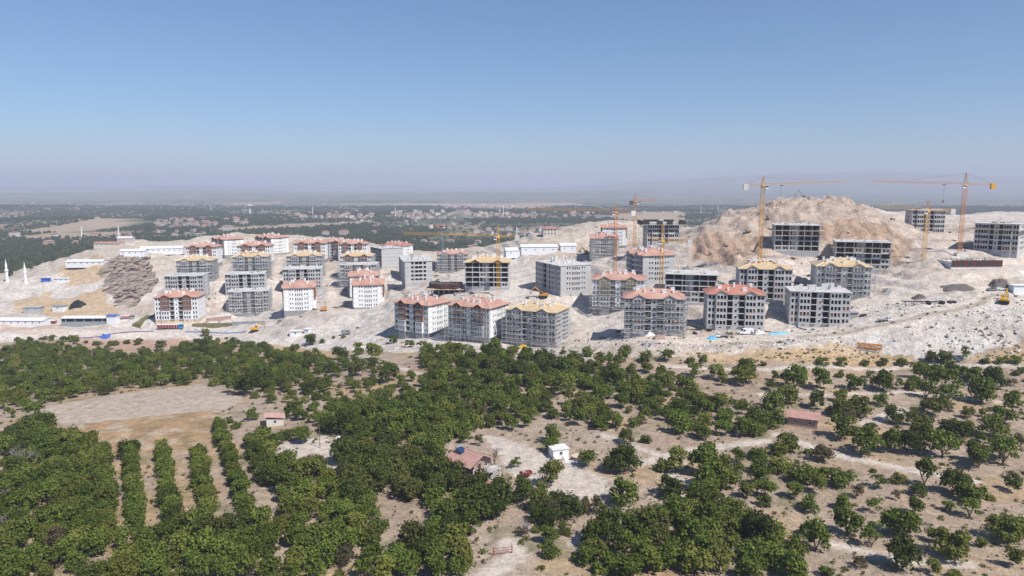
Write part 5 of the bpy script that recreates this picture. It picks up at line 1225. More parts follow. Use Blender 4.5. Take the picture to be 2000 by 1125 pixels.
T4 = [(435,345,110,'u'),(585,348,95,'u'),(770,345,80,'u'),(910,343,95,'u'),(1055,343,95,'u'),(150,440,110,'g'),(270,420,100,'g'),(230,545,220,'g'),(435,545,175,'g'),(570,438,85,'u'),(700,550,185,'g'),(900,548,185,'g'),
 (810,440,80,'u'),(1030,530,95,'s'),(1130,535,110,'u'),(1290,330,120,'dk'),(1390,330,140,'u'),(1550,310,120,'s'),(1710,330,90,'u'),(1840,330,95,'u'),(1950,325,90,'u'),(1185,455,145,'g'),(1230,380,90,'g'),(1430,440,170,'g'),(1600,460,165,'g'),
 (1300,510,200,'g'),(1420,560,210,'s'),(1800,540,230,'d'),(1260,610,180,'s'),(1440,660,210,'s'),(1700,640,230,'g'),(890,660,125,'g'),(400,690,170,'g'),(580,745,210,'g'),(730,745,200,'g'),(1010,800,185,'d'),(1340,750,190,'g'),(1700,745,100,'s'),
 (1940,720,180,'g'),(1870,820,210,'g'),(1800,920,225,'g'),(1260,930,240,'g'),(1500,930,260,'d'),(600,930,255,'g'),(800,1060,245,'g'),(1000,1040,190,'g'),(1150,1040,210,'d'),(1400,1080,270,'g'),(1850,1080,220,'s'),(1650,1110,160,'g'),(430,1100,170,'b'),
 (60,830,190,'g'),(30,540,110,'g'),(50,700,210,'g'),(160,640,170,'g'),(640,800,150,'b'),(1950,420,70,'u'),(1990,400,80,'u')]
T8 = [(170,160,215,'g'),(110,330,215,'g'),(450,240,165,'b'),(300,410,225,'g'),(225,530,175,'g'),(590,440,195,'g'),(700,520,135,'b'),(880,450,130,'s'),(1870,270,210,'s'),(1680,300,215,'g'),(1940,480,170,'g'),(1600,680,175,'s'),(1480,510,235,'d'),(1620,560,200,'g'),
 (1250,440,210,'s'),(840,640,135,'s'),(1100,850,330,'g'),(1020,830,240,'g'),(650,840,270,'g'),(350,640,165,'g'),(400,960,255,'g'),(240,980,210,'g'),(830,920,190,'s'),(1340,880,170,'g'),(1470,1020,285,'g'),(1880,880,265,'g'),(1970,850,230,'g'),(1090,1110,300,'d'),(1960,1080,180,'g'),(1320,1130,160,'g'),(470,1130,140,'u')]
T7 = [(310,165,150,'g'),(590,285,150,'g'),(790,330,170,'d'),(900,340,270,'d'),(310,440,225,'g'),(230,500,110,'g'),(470,690,255,'d'),(560,640,120,'b'),(880,590,245,'g'),(1180,310,170,'g'),(1290,330,210,'g'),(1250,530,230,'dk'),(1500,360,260,'g'),(1680,400,270,'g'),(1560,480,280,'g'),(1700,470,220,'g'),(1850,530,185,'g'),(1950,440,200,'g'),(1950,330,180,'g'),
 (30,290,110,'s'),(680,660,160,'b'),(80,560,220,'d'),(220,640,220,'d'),(330,700,180,'b')]
T3 = [(1220,320,130,'g'),(1050,320,120,'u'),(880,310,140,'g'),(690,350,130,'g'),(600,270,110,'u'),(480,260,70,'u'),(400,250,60,'u'),(760,290,80,'u'),(1430,440,150,'g'),(1500,350,110,'g'),(1610,465,170,'g'),(1820,495,210,'y'),(1840,380,150,'g'),(1970,340,60,'u'),(900,960,130,'d'),(310,950,140,'g')]
T2 = [(415,190,110,'d'),(515,180,55,'s'),(680,128,45,'u'),(605,132,40,'u'),(800,255,90,'g'),(790,200,75,'u'),(920,300,150,'g'),(655,290,130,'d'),(1065,165,80,'u'),(1195,190,85,'u'),(1305,188,65,'u'),(1360,250,110,'g'),(1390,300,90,'d'),(1480,275,110,'g'),(1500,210,100,'u'),(1580,310,110,'g'),(1630,215,70,'u'),(1680,215,60,'u'),(910,360,100,'d'),(780,430,150,'d'),(1030,480,180,'d'),(910,495,90,'g'),(380,625,80,'u'),(265,760,160,'g'),(340,770,120,'g'),(430,790,90,'g'),(520,770,110,'g'),(170,965,110,'g'),(250,920,120,'g'),(350,950,170,'g'),(640,880,260,'d'),(1740,970,90,'s'),(440,695,100,'u'),(600,650,90,'u')]
T1 = [(665,165,40,'u'),(745,180,80,'u'),(610,205,60,'u'),(905,180,60,'u'),(860,215,80,'g'),(985,170,60,'u'),(1065,178,90,'u'),(1245,200,90,'g'),(1350,220,60,'u'),(330,145,80,'u'),(400,145,65,'u'),(490,150,80,'u'),(560,150,90,'u'),(225,145,40,'u'),(135,150,60,'g'),(420,280,130,'g'),(525,240,60,'u'),(1120,290,140,'g'),(1435,190,80,'g'),(1600,120,70,'g'),(1765,130,30,'u'),(1900,580,200,'d'),(1800,560,120,'g'),(1960,770,110,'g'),(1840,830,90,'u'),(1790,790,70,'u'),(560,870,90,'u'),(370,790,100,'u'),(235,760,160,'g'),(1690,830,110,'g'),(1660,500,110,'g'),(1420,490,130,'g'),(810,570,120,'d')]
for L_, u0, v0, lab in ((T4,1500,630,'fruit tree standing on bare pale soil in the orchard at the right'),(T8,1500,845,'fruit tree on bare soil in the lower right orchard'),(T7,1000,845,'tree around the gravel yard and track in the lower middle'),
                        (T3,1000,630,'tree in the thin upper edge of the orchard right of the centre'),(T2,500,630,'tree in the loose upper middle of the orchard'),(T1,0,630,'small tree along the upper left edge of the orchard')):
    for x, y, wz, k in L_: addp(u0+x/4, v0+y/4, wz/4, k, lab)
HAND = list(TREES)
def fillp(pts, s, keep, kinds, lab, rot=.2, sc_=(.85,1.15), jit=.28, holes=(), lines=(), full=.90):
    P = gpoly(pts); HL = [gpoly(h) for h in holes]; LN = [(np.array([tuple(ground(*q))[:2] for q in l]), wd) for l, wd in lines]
    c = P.mean(0); rad = np.abs(P-c).max()*1.5; n = int(rad/s)+1
    for i in range(-n, n+1):
        for j in range(-n, n+1):
            if RN.random() > keep: continue
            x, y = i*s+RN.uniform(-jit,jit)*s, j*s+RN.uniform(-jit,jit)*s
            X, Y_ = c[0]+x*math.cos(rot)-y*math.sin(rot), c[1]+x*math.sin(rot)+y*math.cos(rot)
            xa, ya = np.array([X]), np.array([Y_])
            if not inpoly(xa, ya, P)[0] or any(inpoly(xa, ya, h)[0] for h in HL) or any(dline(xa, ya, l)[0] < wd for l, wd in LN): continue
            if inpoly(xa, ya, YARD)[0] or inpoly(xa, ya, TILL)[0] or inpoly(xa, ya, GRASS)[0] or inpoly(xa, ya, YARD2)[0]: continue
            if any(dline(xa, ya, t)[0] < wd+2.2 for t, wd in TRACKS): continue
            if any(math.hypot(X-o.x, Y_-o.y) < rr for o, rr in HOUSES): continue
            if any((X-t[0])**2+(Y_-t[1])**2 < (2.6*t[2]+1.6)**2 for t in HAND): continue
            TREES.append((X, Y_, full*RN.uniform(*sc_)*RN.choice((.8,1,1,1.08)), RN.choice(kinds), lab))
HOUSES = [(where(921,930),8.5),(where(935,935),7),(where(1570,822),8),(where(1585,842),7.5),(where(1610,828),6),(where(537,826),5),(where(1091,886),5),(where(957,958),4),(where(731,826),3),(where(670,866),4.5),(where(1027,925),4),(where(1130,895),4),(where(982,1083),4)]
gg = 'ggggggdgggsggu'
fillp([(0,692),(60,668),(200,692),(300,706),(380,672),(500,676),(570,690),(640,712),(640,790),(560,770),(480,762),(400,742),(330,752),(190,772),(60,792),(0,800)],5.6,.86,gg,'fruit tree in the dense upper left orchard above the tilled field',.25,(.75,1.05),full=.98)
fillp([(0,672),(130,660),(300,690),(400,665),(520,676),(640,690),(560,700),(300,712),(60,680)],8,.42,'gu','scattered tree at the fringe of the upper left orchard',.1,(.55,.85))
fillp([(560,690),(700,690),(760,720),(860,770),(760,800),(700,830),(640,860),(560,800),(470,772),(520,720)],6.2,.82,'gggus','tree in the loose upper middle of the orchard',.4,(.62,1.0))
fillp([(820,690),(1000,690),(1110,712),(1250,722),(1320,740),(1400,795),(1490,790),(1540,815),(1520,850),(1450,860),(1360,860),(1290,830),(1180,840),(1060,820),(1000,850),(950,840),(900,855),(800,790),(860,770),(830,745)],5.6,.92,gg+gg+'y','tree in the dense middle belt of the orchard below the blocks',.3,(.85,1.2),full=.98,
      holes=[[(1060,790),(1100,780),(1110,800),(1075,805)],[(1180,790),(1215,780),(1215,830),(1190,830)]])
fillp([(640,800),(720,800),(800,785),(900,800),(950,840),(930,870),(870,870),(860,900),(760,870),(690,875),(640,850)],5.0,.96,gg,'tree in the thick dark central grove left of the farmhouse',.3,(.95,1.2),full=1.0)
STRIPS = [([(224,915),(232,980),(238,1038)],1.9),([(284,900),(292,970),(305,1045)],2.7),([(353,895),(366,960),(382,1030)],2.7),([(420,905),(432,945),(444,985)],2.2),([(462,862),(484,910),(505,955),(530,1012)],2.4)]
fillp([(0,880),(30,850),(90,825),(130,860),(220,888),(330,880),(400,872),(440,820),(470,865),(560,878),(640,935),(700,965),(760,1010),(850,1010),(840,1060),(930,1135),(0,1140)],4.7,.97,gg+gg+gg+'yb','tree in the packed lower left orchard with rows running down',0.02,(.9,1.08),jit=.2,full=1.0,lines=STRIPS,
      holes=[[(212,898),(300,888),(440,835),(470,862),(500,900),(548,1015),(470,1015),(400,1045),(222,1052)],[(745,1010),(830,1015),(830,1065),(760,1075),(735,1040)],[(490,1095),(590,1080),(570,1130),(490,1130)]])
for pts_, in (([(200,900),(203,960),(212,1040)],),([(253,888),(258,950),(270,1050)],),([(318,884),(328,960),(345,1045)],),([(386,890),(398,960),(412,1030)],),([(428,838),(448,905),(475,985),(490,1020)],),([(488,872),(506,915),(528,955)],)):
    P_ = [ground(*q) for q in pts_]; lab = 'tree in the tidy rows between bare strips at the lower left'
    for a_, c_ in zip(P_[:-1], P_[1:]):
        n_ = max(1, round((c_-a_).length/3.7))
        for i in range(n_):
            q_ = a_.lerp(c_, i/n_); TREES.append((q_.x+RN.uniform(-.35,.35), q_.y+RN.uniform(-.4,.4), RN.uniform(.74,.9), RN.choice('gggggggyd'), lab))
fillp([(0,800),(70,800),(110,830),(60,880),(0,900)],7,.55,'gus','tree at the left edge beside the tilled field',.1,(.6,.95))
fillp([(470,830),(640,855),(640,900),(560,880),(480,862)],8.5,.5,'gu','tree beside the pale clearing left of the middle',.3,(.7,1.0))
fillp([(670,880),(760,875),(870,905),(865,940),(900,950),(960,972),(985,1000),(960,1050),(900,1010),(830,985),(700,975),(640,935)],6.2,.93,'dddg','large dark tree in the belt below the farmhouse',.3,(.95,1.25),full=1.0)
fillp([(840,1000),(900,1000),(925,1060),(955,1105),(930,1130),(830,1120),(830,1060)],5.0,.95,gg,'tree in the small grove left of the field gate',.2,(.9,1.1),full=1.05)
fillp([(1000,950),(1060,985),(1130,1000),(1150,1030),(1110,1065),(1070,1130),(1020,1130),(1030,1070),(1000,1020)],6.5,.75,'dgb','tree in the scrubby belt between track and yard',.2,(.7,1.05))
fillp([(1150,1065),(1260,1020),(1330,995),(1380,975),(1470,1010),(1530,1050),(1545,1135),(1120,1135)],4.9,.97,gg,'tree in the packed lower orchard right of the track',.45,(.95,1.15),full=1.06)
fillp([(1440,870),(1530,850),(1545,900),(1530,980),(1470,1000),(1400,960),(1420,900)],6.8,.75,gg,'tree in the grove right of the curved track',.3,(.9,1.15))
fillp([(1290,700),(1500,725),(1560,745),(1500,770),(1400,760),(1320,735)],8.5,.62,'gu','tree on the pale upper right strip of the orchard',.2,(.6,.95))
fillp([(1720,715),(2060,715),(2060,1130),(1540,1130),(1540,900),(1620,850),(1640,780)],8.2,.80,'ggggsub','tree filling in the right orchard rows',.3,(.6,1.0),jit=.18)
fillp([(1200,860),(1340,835),(1480,865),(1440,900),(1330,920),(1250,900)],8.5,.7,'gus','tree between the curved tracks',.3,(.5,.9))
fillp([(1020,1000),(1150,960),(1250,985),(1130,1060),(1040,1060)],6,.75,'guubd','tree in the scrubby belt between track and yard',.3,(.5,.9))
for _ in range(5200):                                     # the orchard goes on beyond the picture's edges
    y_ = RN.uniform(40, 345); x_ = RN.uniform(-1, 1)*(y_*.74+110)
    if abs(x_) < y_*.745+5 and y_ > 128: continue
    if inpoly(np.array([x_]), np.array([y_]), SITE)[0]: continue
    if RN.random() < (.28 if x_ < 0 or y_ < 128 else .11): TREES.append((x_, y_, RN.uniform(.7,1.05), RN.choice('ggggdsu'), 'beyond'))
cd = [math.hypot(t[0], t[1])/t[2] for t in TREES]; order = sorted(range(len(TREES)), key=lambda i: cd[i])
inframe = [i for i in order if TREES[i][4] != 'beyond' and abs(TREES[i][0]) < TREES[i][1]*.76+4]
KN = {'g':'apricot_tree','d':'walnut_tree','y':'yellowing_tree','b':'browning_tree','s':'sparse_tree','u':'young_tree','dk':'dark_bush'}
KA = {'g':'round green','d':'large dark green','y':'yellow-green','b':'brownish thinning','s':'thin-leaved green','u':'small bushy green','dk':'dark spiky-looking'}
single = set(inframe[:300])
mine = {}; TLAB = []
for n_, i in enumerate(inframe[:300]):
    x, y, s, k, lab = TREES[i]; z = gz(x, y)-.05
    r = empty(KN[k], (x, y, z), RN.uniform(0, 6.28), KA[k]+' '+lab, 'tree', lab.replace('tree ', 'trees ').replace('fruit tree','fruit trees')); r.scale = (s*RN.uniform(.9,1.1), s*RN.uniform(.9,1.1), s*RN.uniform(.8,1.2))
    TLAB.append((r, KA[k]+' tree')); put('trunk', RN.choice(TRK), r); cm = RN.choice(CR[k]); mine[cm.name] = put('crown', cm, r)
LMK = [('the farmhouse',(921,905)),('the white flat-roofed hut',(1090,882)),('the brick cottage',(1570,810)),('the small stone shed',(537,818)),('the tiny white kiosk',(731,822)),('the round white tank',(662,860)),('the tall dead tree',(45,895)),
 ('the tilled field corner',(85,810)),('the dry grass field',(290,845)),('the field gate',(985,1075)),('the cistern',(1130,893)),('the red farm trailer',(1027,922)),('the leafless farmhouse tree',(966,890)),('the yellow crane sections',(1700,678)),
 ('the bottom left corner',(0,1125)),('the bottom right corner',(2000,1125)),('the leftmost strip top',(226,920)),('the leftmost strip foot',(238,1035)),('the second strip top',(287,905)),('the second strip foot',(303,1040)),('the third strip top',(355,900)),('the third strip foot',(380,1025)),
 ('the longest bare strip',(490,930)),('the dead tree at the left edge',(8,990)),('the soil patch by the gate',(785,1040)),('the bare patch at the bottom',(540,1105)),('the bend of the track',(1340,960)),('the foot of the track',(1140,1055)),('the dark spiky bush',(1312,960)),('the gravel yard end',(1185,965)),
 ('the outbuilding',(957,955)),('the utility pole',(625,870)),('the track on the right edge',(1990,940)),('the track at the bottom right',(1740,1090)),('the tilled field end',(470,775)),('the right edge',(2000,800)),('the middle of the bottom edge',(1250,1125)),('the bottom edge below the strips',(300,1125))]
ORD = ['first','second','third','fourth','fifth','sixth','seventh','eighth','ninth','tenth','eleventh','twelfth','thirteenth','fourteenth','fifteenth','sixteenth','seventeenth','eighteenth','nineteenth','twentieth']
SEC = ['right of','up and right of','above','up and left of','left of','down and left of','below','down and right of']
def px(p):
    yc = p[1]*math.cos(TH)-(p[2]-HC)*math.sin(TH); zc = p[1]*math.sin(TH)+(p[2]-HC)*math.cos(TH); return CX+F*p[0]/yc, CY-F*zc/yc
def relabel(items, lmk):
    bins = {}
    for o, base in items:
        u, v = px(o.location); d, nm, du, dv = min((math.hypot(u-q[0], (v-q[1])*1.6), n_, u-q[0], v-q[1]) for n_, q in lmk)
        s = SEC[int(round(math.degrees(math.atan2(-dv*1.6, du))/45)) % 8]; bins.setdefault((base, s, nm), []).append((d, o.name, o))
    for (base, s, nm), l in bins.items():
        l.sort(key=lambda q: q[:2])
        for i, (d, n_, o) in enumerate(l): o['label'] = '%s, %s %s %s' % (' '.join(base.split()[:6]), 'nearest' if len(l) == 1 else ORD[min(i,19)]+' one', s, nm)
relabel(TLAB, LMK)
# the remaining orchard trees: one mass, scattered from the same crowns
def scatter(name, pts, scales, objs, kinds=None, kind='stuff', seed=0, tilt=False):
    me = bpy.data.meshes.new(name); me.vertices.add(len(pts)); me.vertices.foreach_set('co', np.asarray(pts, np.float32).ravel())
    a = me.attributes.new('size', 'FLOAT', 'POINT'); a.data.foreach_set('value', np.asarray(scales, np.float32))
    a = me.attributes.new('pick', 'INT', 'POINT'); a.data.foreach_set('value', np.asarray(kinds if kinds is not None else np.random.default_rng(seed).integers(0, len(objs), len(pts)), np.int32))
    me.update(); o = put(name, me); g = bpy.data.node_groups.new(name, 'GeometryNodeTree')
    g.interface.new_socket('Geometry', in_out='INPUT', socket_type='NodeSocketGeometry'); g.interface.new_socket('Geometry', in_out='OUTPUT', socket_type='NodeSocketGeometry')
    N = g.nodes; L = g.links; gi = N.new('NodeGroupInput'); go = N.new('NodeGroupOutput'); gi_ = N.new('GeometryNodeGeometryToInstance')
    infos = []
    for ob in objs:
        oi = N.new('GeometryNodeObjectInfo'); oi.inputs['Object'].default_value = ob; oi.inputs['As Instance'].default_value = True; infos.append(oi)
    for oi in infos[::-1]: L.new(oi.outputs['Geometry'], gi_.inputs[0])
    # join keeps the order of links; one child instance per object
    jn = N.new('GeometryNodeJoinGeometry'); N.remove(gi_)
    for oi in infos[::-1]: L.new(oi.outputs['Geometry'], jn.inputs[0])
    ip = N.new('GeometryNodeInstanceOnPoints'); ip.inputs['Pick Instance'].default_value = True
    L.new(gi.outputs[0], ip.inputs['Points']); L.new(jn.outputs[0], ip.inputs['Instance'])
    na = N.new('GeometryNodeInputNamedAttribute'); na.data_type = 'FLOAT'; na.inputs['Name'].default_value = 'size'
    nb = N.new('GeometryNodeInputNamedAttribute'); nb.data_type = 'INT'; nb.inputs['Name'].default_value = 'pick'
    cmb = N.new('ShaderNodeCombineXYZ'); 
    for k in range(3): L.new(na.outputs['Attribute'], cmb.inputs[k])
    rs = N.new('FunctionNodeRandomValue'); rs.data_type = 'FLOAT_VECTOR'; rs.inputs[0].default_value = (.86,.86,.78); rs.inputs[1].default_value = (1.14,1.14,1.2); rs.inputs['Seed'].default_value = seed+50
    vm_ = N.new('ShaderNodeVectorMath'); vm_.operation = 'MULTIPLY'; L.new(cmb.outputs[0], vm_.inputs[0]); L.new(rs.outputs[0], vm_.inputs[1]); L.new(vm_.outputs[0], ip.inputs['Scale']); L.new([q for q in nb.outputs if q.enabled][0], ip.inputs['Instance Index'])
    rv = N.new('FunctionNodeRandomValue'); rv.data_type = 'FLOAT_VECTOR'; rv.inputs[0].default_value = (0,0,0) if not tilt else (-3,-3,0); rv.inputs[1].default_value = (0,0,6.28) if not tilt else (3,3,6.28); rv.inputs['Seed'].default_value = seed
    L.new(rv.outputs[0], ip.inputs['Rotation']); L.new(ip.outputs[0], go.inputs[0])
    md = o.modifiers.new('scatter', 'NODES'); md.node_group = g; tag(o, kind=kind); return o
rest = [i for i in range(len(TREES)) if i not in single]
allc = []; kidx = {}
for k, ms in CR.items():
    kidx[k] = []
    for m_ in ms:
        if m_.name in mine: kidx[k].append(len(allc)); allc.append(mine[m_.name])
pts = [(TREES[i][0], TREES[i][1], gz(TREES[i][0], TREES[i][1])-.05) for i in rest]
kk = [RN.choice(kidx[TREES[i][3]] or kidx['g']) for i in rest]
o = scatter('orchard_trees', pts, [TREES[i][2]*RN.uniform(.92,1.08) for i in rest], allc, kk, seed=2)
tag(o, 'further round green fruit trees massed in the orchard', 'trees')
print('TREES', len(TREES), len(rest))
# bare and dead trees
def bare(u, v, H, lab, m='deadwood', seed=0, wide=.5, kind='bare_tree'):
    r = empty(kind, where(u, v), RN.uniform(0,6), lab, 'tree'); put('branches', bare_mesh(seed, H, M[m], 5, wide), r)
bare(45,924,10,'tall pale dead tree at the left above the packed orchard',seed=1,wide=.38)
bare(72,915,7.5,'slim dead tree right of the tall pale dead tree',seed=2,wide=.2)
bare(8,985,8,'dead grey tree at the left edge beside the packed orchard',seed=3,wide=.45)
bare(4,1045,8,'lower dead grey tree cut by the left edge',seed=4,wide=.45)
bare(966,910,7.0,'leafless brown tree beside the farmhouse balcony','bark',seed=5,wide=.62)
bare(1024,1050,6,'leafless grey shrub left of the track at the bottom',seed=6,wide=.6)
bare(1262,975,3.2,'leafless grey bush left of the dark spiky bush',seed=7,wide=.9)
bare(520,832,4,'leafless bush beside the small stone shed','bark',seed=8,wide=.8)
bare(545,829,4,'leafless dark bush against the right side of the small stone shed','bark',seed=9,wide=.8)
# ---------------------------------------------------------------- rocks
def rock_mesh(seed, m, flat=.7):
    import bmesh
    R_ = random.Random(seed); bm = bmesh.new(); bmesh.ops.create_icosphere(bm, subdivisions=1, radius=1)
    for v in bm.verts: v.co *= R_.uniform(.72,1.15); v.co.z *= flat; v.co.x *= 1.15
    me = bpy.data.meshes.new('rock'); bm.to_mesh(me); bm.free(); me.materials.append(m); return me
RK = [rock_mesh(i, M['rockdark'], .75) for i in range(6)]
oc = ground(252,560); root = empty('rock_outcrop', oc, 0, 'dark brown-grey weathered rock outcrop left of the first column of blocks', 'rock outcrop')
OP = gpoly([(205,512),(222,505),(262,502),(288,503),(283,518),(295,540),(303,560),(282,572),(262,598),(250,600),(225,588),(208,560),(198,535)])
lo, hi = OP.min(0), OP.max(0); k = 0
while k < 290:
    x, y = NR.uniform(lo[0],hi[0]), NR.uniform(lo[1],hi[1])
    if not inpoly(np.array([x]),np.array([y]),OP)[0]: continue
    s = float(NR.choice([1.0,1.5,2.0,2.8,3.6])); z = gz(x,y)
    b_ = put('boulder', RK[k % 6], root, (x-oc.x, y-oc.y, z-oc.z+.1*s), 0, (s*RN.uniform(1.2,2.0),s*.9,s*RN.uniform(.55,.95))); b_.rotation_euler = (RN.uniform(-.45,.1),RN.uniform(-.6,-.1),RN.uniform(-.35,.45)); k += 1
RKP = [rock_mesh(20+i, M['rock'], .7) for i in range(5)]
bo = []                                                     # the biggest loose stones, one by one
for i in range(60):
    u, v = (RN.uniform(1850,1995), RN.uniform(640,690)) if i < 40 else (RN.uniform(1380,1640), RN.uniform(668,690))
    p = ground(u, v); s = RN.uniform(.4,.95)
    o = put('boulder', RKP[i % 5], None, p+Vector((0,0,.15*s)), 0, s); o.rotation_euler = (RN.uniform(0,3),RN.uniform(0,3),RN.uniform(0,6)); bo.append(o)
    tag(o, 'pale boulder', 'boulder', 'boulders on the rubble bank')
relabel([(o, 'pale loose boulder' if o.scale[0] < .72 else 'big pale boulder') for o in bo], [('the yellow crane sections',(1700,678)),('the flatbed by the rising road',(1728,628)),('the yellow excavator',(1962,590)),('the steel frame on the rubble',(1815,594)),('the bushes at the bank foot',(1840,700)),('the light blue sheet',(1521,652)),('the small flatbed truck',(1410,659)),('the right edge of the picture',(2000,660))])
def rnd_in(P, n, g):
    lo, hi = P.min(0), P.max(0); out = []
    while sum(map(len,out)) < n:
        x = g.uniform(lo[0],hi[0],n*3); y = g.uniform(lo[1],hi[1],n*3); ok = inpoly(x,y,P); out.append(np.c_[x[ok],y[ok]])
    return np.concatenate(out)[:n]
g = np.random.default_rng(77)
EMB = gpoly([(1680,652),(1800,624),(1900,606),(2060,600),(2060,640),(1930,688),(1860,700),(1800,700)])
EMB2 = gpoly([(1240,690),(1330,670),(1480,672),(1680,655),(1740,690),(1640,668),(1500,682),(1330,692)])
HIL = gpoly([(1340,500),(1400,450),(1480,412),(1570,392),(1700,410),(1760,440),(1700,460),(1500,470)])
MIDR = gpoly([(1670,600),(1760,590),(1890,575),(1870,600),(1700,632)])
sets = [rnd_in(EMB,2300,g), rnd_in(EMB2,1300,g), rnd_in(HIL,900,g), rnd_in(MIDR,1200,g)]
q = rnd_in(SITE,9000,g); q = q[(q[:,1] < 720)&(fbm(q[:,0],q[:,1],25,3,201) > -.02)]; sets.append(q)
xy = np.concatenate(sets)
keep = np.ones(len(xy), bool)
for b in BL: keep &= np.hypot(xy[:,0]-b['loc'].x, xy[:,1]-b['loc'].y) > 15
for P, wd in ROADS: keep &= dline(xy[:,0], xy[:,1], P) > wd
xy = xy[keep]
# rest the rubble on the relief of the ground sheet itself
from mathutils.bvhtree import BVHTree
gi0 = np.searchsorted(xs, xy[:,0])-1; gj0 = np.searchsorted(ys, xy[:,1])-1
z = ZZ[gj0, gi0]
o = scatter('rubble', np.c_[xy, z+.05], (.10+.62*g.random(len(xy))**3.6), bo[:5], seed=9, tilt=True); tag(o, 'pale limestone rubble strewn over the building site', 'rubble')
HIL2 = gpoly([(1350,492),(1395,458),(1440,430),(1480,410),(1520,395),(1640,395),(1690,410),(1725,432),(1790,470),(1700,480),(1500,505),(1420,515)])
RKB = [rock_mesh(40+i, M['rockbr'], .6) for i in range(4)]; hb = []
for i, (u, v) in enumerate(((1418,478),(1462,452),(1655,455),(1702,470),(1440,500),(1500,425),(1620,418),(1388,492))):
    p = ground(u, v); o = put('boulder', RKB[i % 4], None, p, 0, RN.uniform(1.6,2.8)); o.rotation_euler = (.3*i,.2*i,i); tag(o, '%s brown crag from the left among those on the quarried hill' % ORD[[1,3,6,7,2,4,5,0][i]], 'boulder', 'crags of the quarried hill'); hb.append(o)
q = rnd_in(HIL2, 2600, g); q = q[np.min([np.hypot(q[:,0]-b['loc'].x, q[:,1]-b['loc'].y) for b in BL], 0) > 16]
zz = ZZ[np.searchsorted(ys, q[:,1])-1, np.searchsorted(xs, q[:,0])-1]
o = scatter('quarry_rubble', np.c_[q, zz], .12+.5*g.random(len(q))**3, hb[:4], seed=19, tilt=True); tag(o, 'brown broken rock covering the quarried hill', 'rubble')
# site clutter: timber, rebar, blocks and sheeting left lying between the blocks
def clutter(kind):
    c = MB(); R_ = random.Random(kind)
    if kind == 0:
        for i in range(9): a = R_.uniform(-.25,.25); c.tube((-1.4,a+R_.uniform(-.5,.5),.12+.1*(i//4)),(1.4,a+R_.uniform(-.5,.5),.12+.1*(i//4)),.09)
    elif kind == 1:
        for i in range(4):
            for j in range(3): c.box(-.9+i*.46,-.9+i*.46+.42,-.6+j*.42,-.6+j*.42+.38,0,R_.choice((.4,.8,1.1)))
    elif kind == 2:
        for i in range(14): c.tube((-2.2,R_.uniform(-.3,.3),R_.uniform(.05,.3)),(2.2,R_.uniform(-.3,.3),R_.uniform(.05,.3)),.05,n=3)
    else:
        for i in range(5): x, y = R_.uniform(-.8,.8), R_.uniform(-.6,.6); c.hexa([(x-.6,y-.4,0),(x+.6,y-.4,0),(x+.6,y+.4,0),(x-.6,y+.4,0),(x-.5,y-.3,.3+.1*i),(x+.5,y-.4,.25),(x+.4,y+.3,.3),(x-.5,y+.4,.2+.1*i)])
    return c.mesh('clutter', [M['wood'], M['conc2'], M['rebar'], M['blacktarp']][kind])
cs = []
for i, (u, v, nm, lab) in enumerate(((1330,662,'timber_stack','small stack of timber beside the gravel road before the bright red roof'),(1190,664,'block_stack','stack of concrete blocks left of the caged red roofed block'),(730,652,'rebar_bundle','bundle of dark bars on the ground left of the joined trio'),(700,640,'sheet_pile','dark sheet pile on the bare ground left of the joined trio'))):
    o = put(nm, clutter(i), None, ground(u, v)); tag(o, lab, 'building material'); cs.append(o)
cp = []
for b in BL:
    for i in range(26): a = g.uniform(0, 6.28); r_ = g.uniform(15, 25); cp.append((b['loc'].x+r_*math.cos(a), b['loc'].y+r_*math.sin(a)))
cp = np.array(cp); kp = np.ones(len(cp), bool)
for b in BL: kp &= np.hypot(cp[:,0]-b['loc'].x, cp[:,1]-b['loc'].y) > 14.5
for P, wd in ROADS: kp &= dline(cp[:,0], cp[:,1], P) > wd*.7
kp &= inpoly(cp[:,0], cp[:,1], SITE); cp = cp[kp]
zc = ZZ[np.searchsorted(ys, cp[:,1])-1, np.searchsorted(xs, cp[:,0])-1]
o = scatter('site_clutter', np.c_[cp, zc], .5+1.3*g.random(len(cp))**2, cs, seed=31); tag(o, 'timber, bars, blocks and sheeting strewn round the blocks', 'clutter')
# dry scrub on the slopes and between the trees
SCR = crown_mesh('scrub', LB, 800, 1.3, .7, .02, 5, 16, .13)
sb = put('dry_shrub', SCR, None, ground(1480,705)); tag(sb, 'small dry brown shrub on the dry grass below the rubble bank', 'shrub')
SCG = crown_mesh('scrub', LG, 801, 1.8, .8, .02, 6, 18, .15)
sg = put('green_shrub', SCG, None, ground(1560,985)); tag(sg, 'low green shrub on bare soil in the lower right orchard', 'shrub')
qs = [rnd_in(P, 260, g) for P in DRY[:2]] + [np.c_[g.uniform(-280,280,9000), 130+215*g.random(9000)**1.2]]
xy = np.concatenate(qs); ok = (np.abs(xy[:,0]) < xy[:,1]*.76) & ~inpoly(xy[:,0],xy[:,1],TILL) & ~inpoly(xy[:,0],xy[:,1],YARD) & ~inpoly(xy[:,0],xy[:,1],GRASS)
for P, wd in TRACKS: ok &= dline(xy[:,0],xy[:,1],P) > wd
xy = xy[ok]; z = ZZ[np.searchsorted(ys, xy[:,1])-1, np.searchsorted(xs, xy[:,0])-1]
o = scatter('dry_scrub', np.c_[xy, z], (.2+1.0*g.random(len(xy))**2.2), [sb, sg], (g.random(len(xy)) < .45).astype(int), seed=4); tag(o, 'low dry scrub and weeds between the orchard trees', 'scrub')

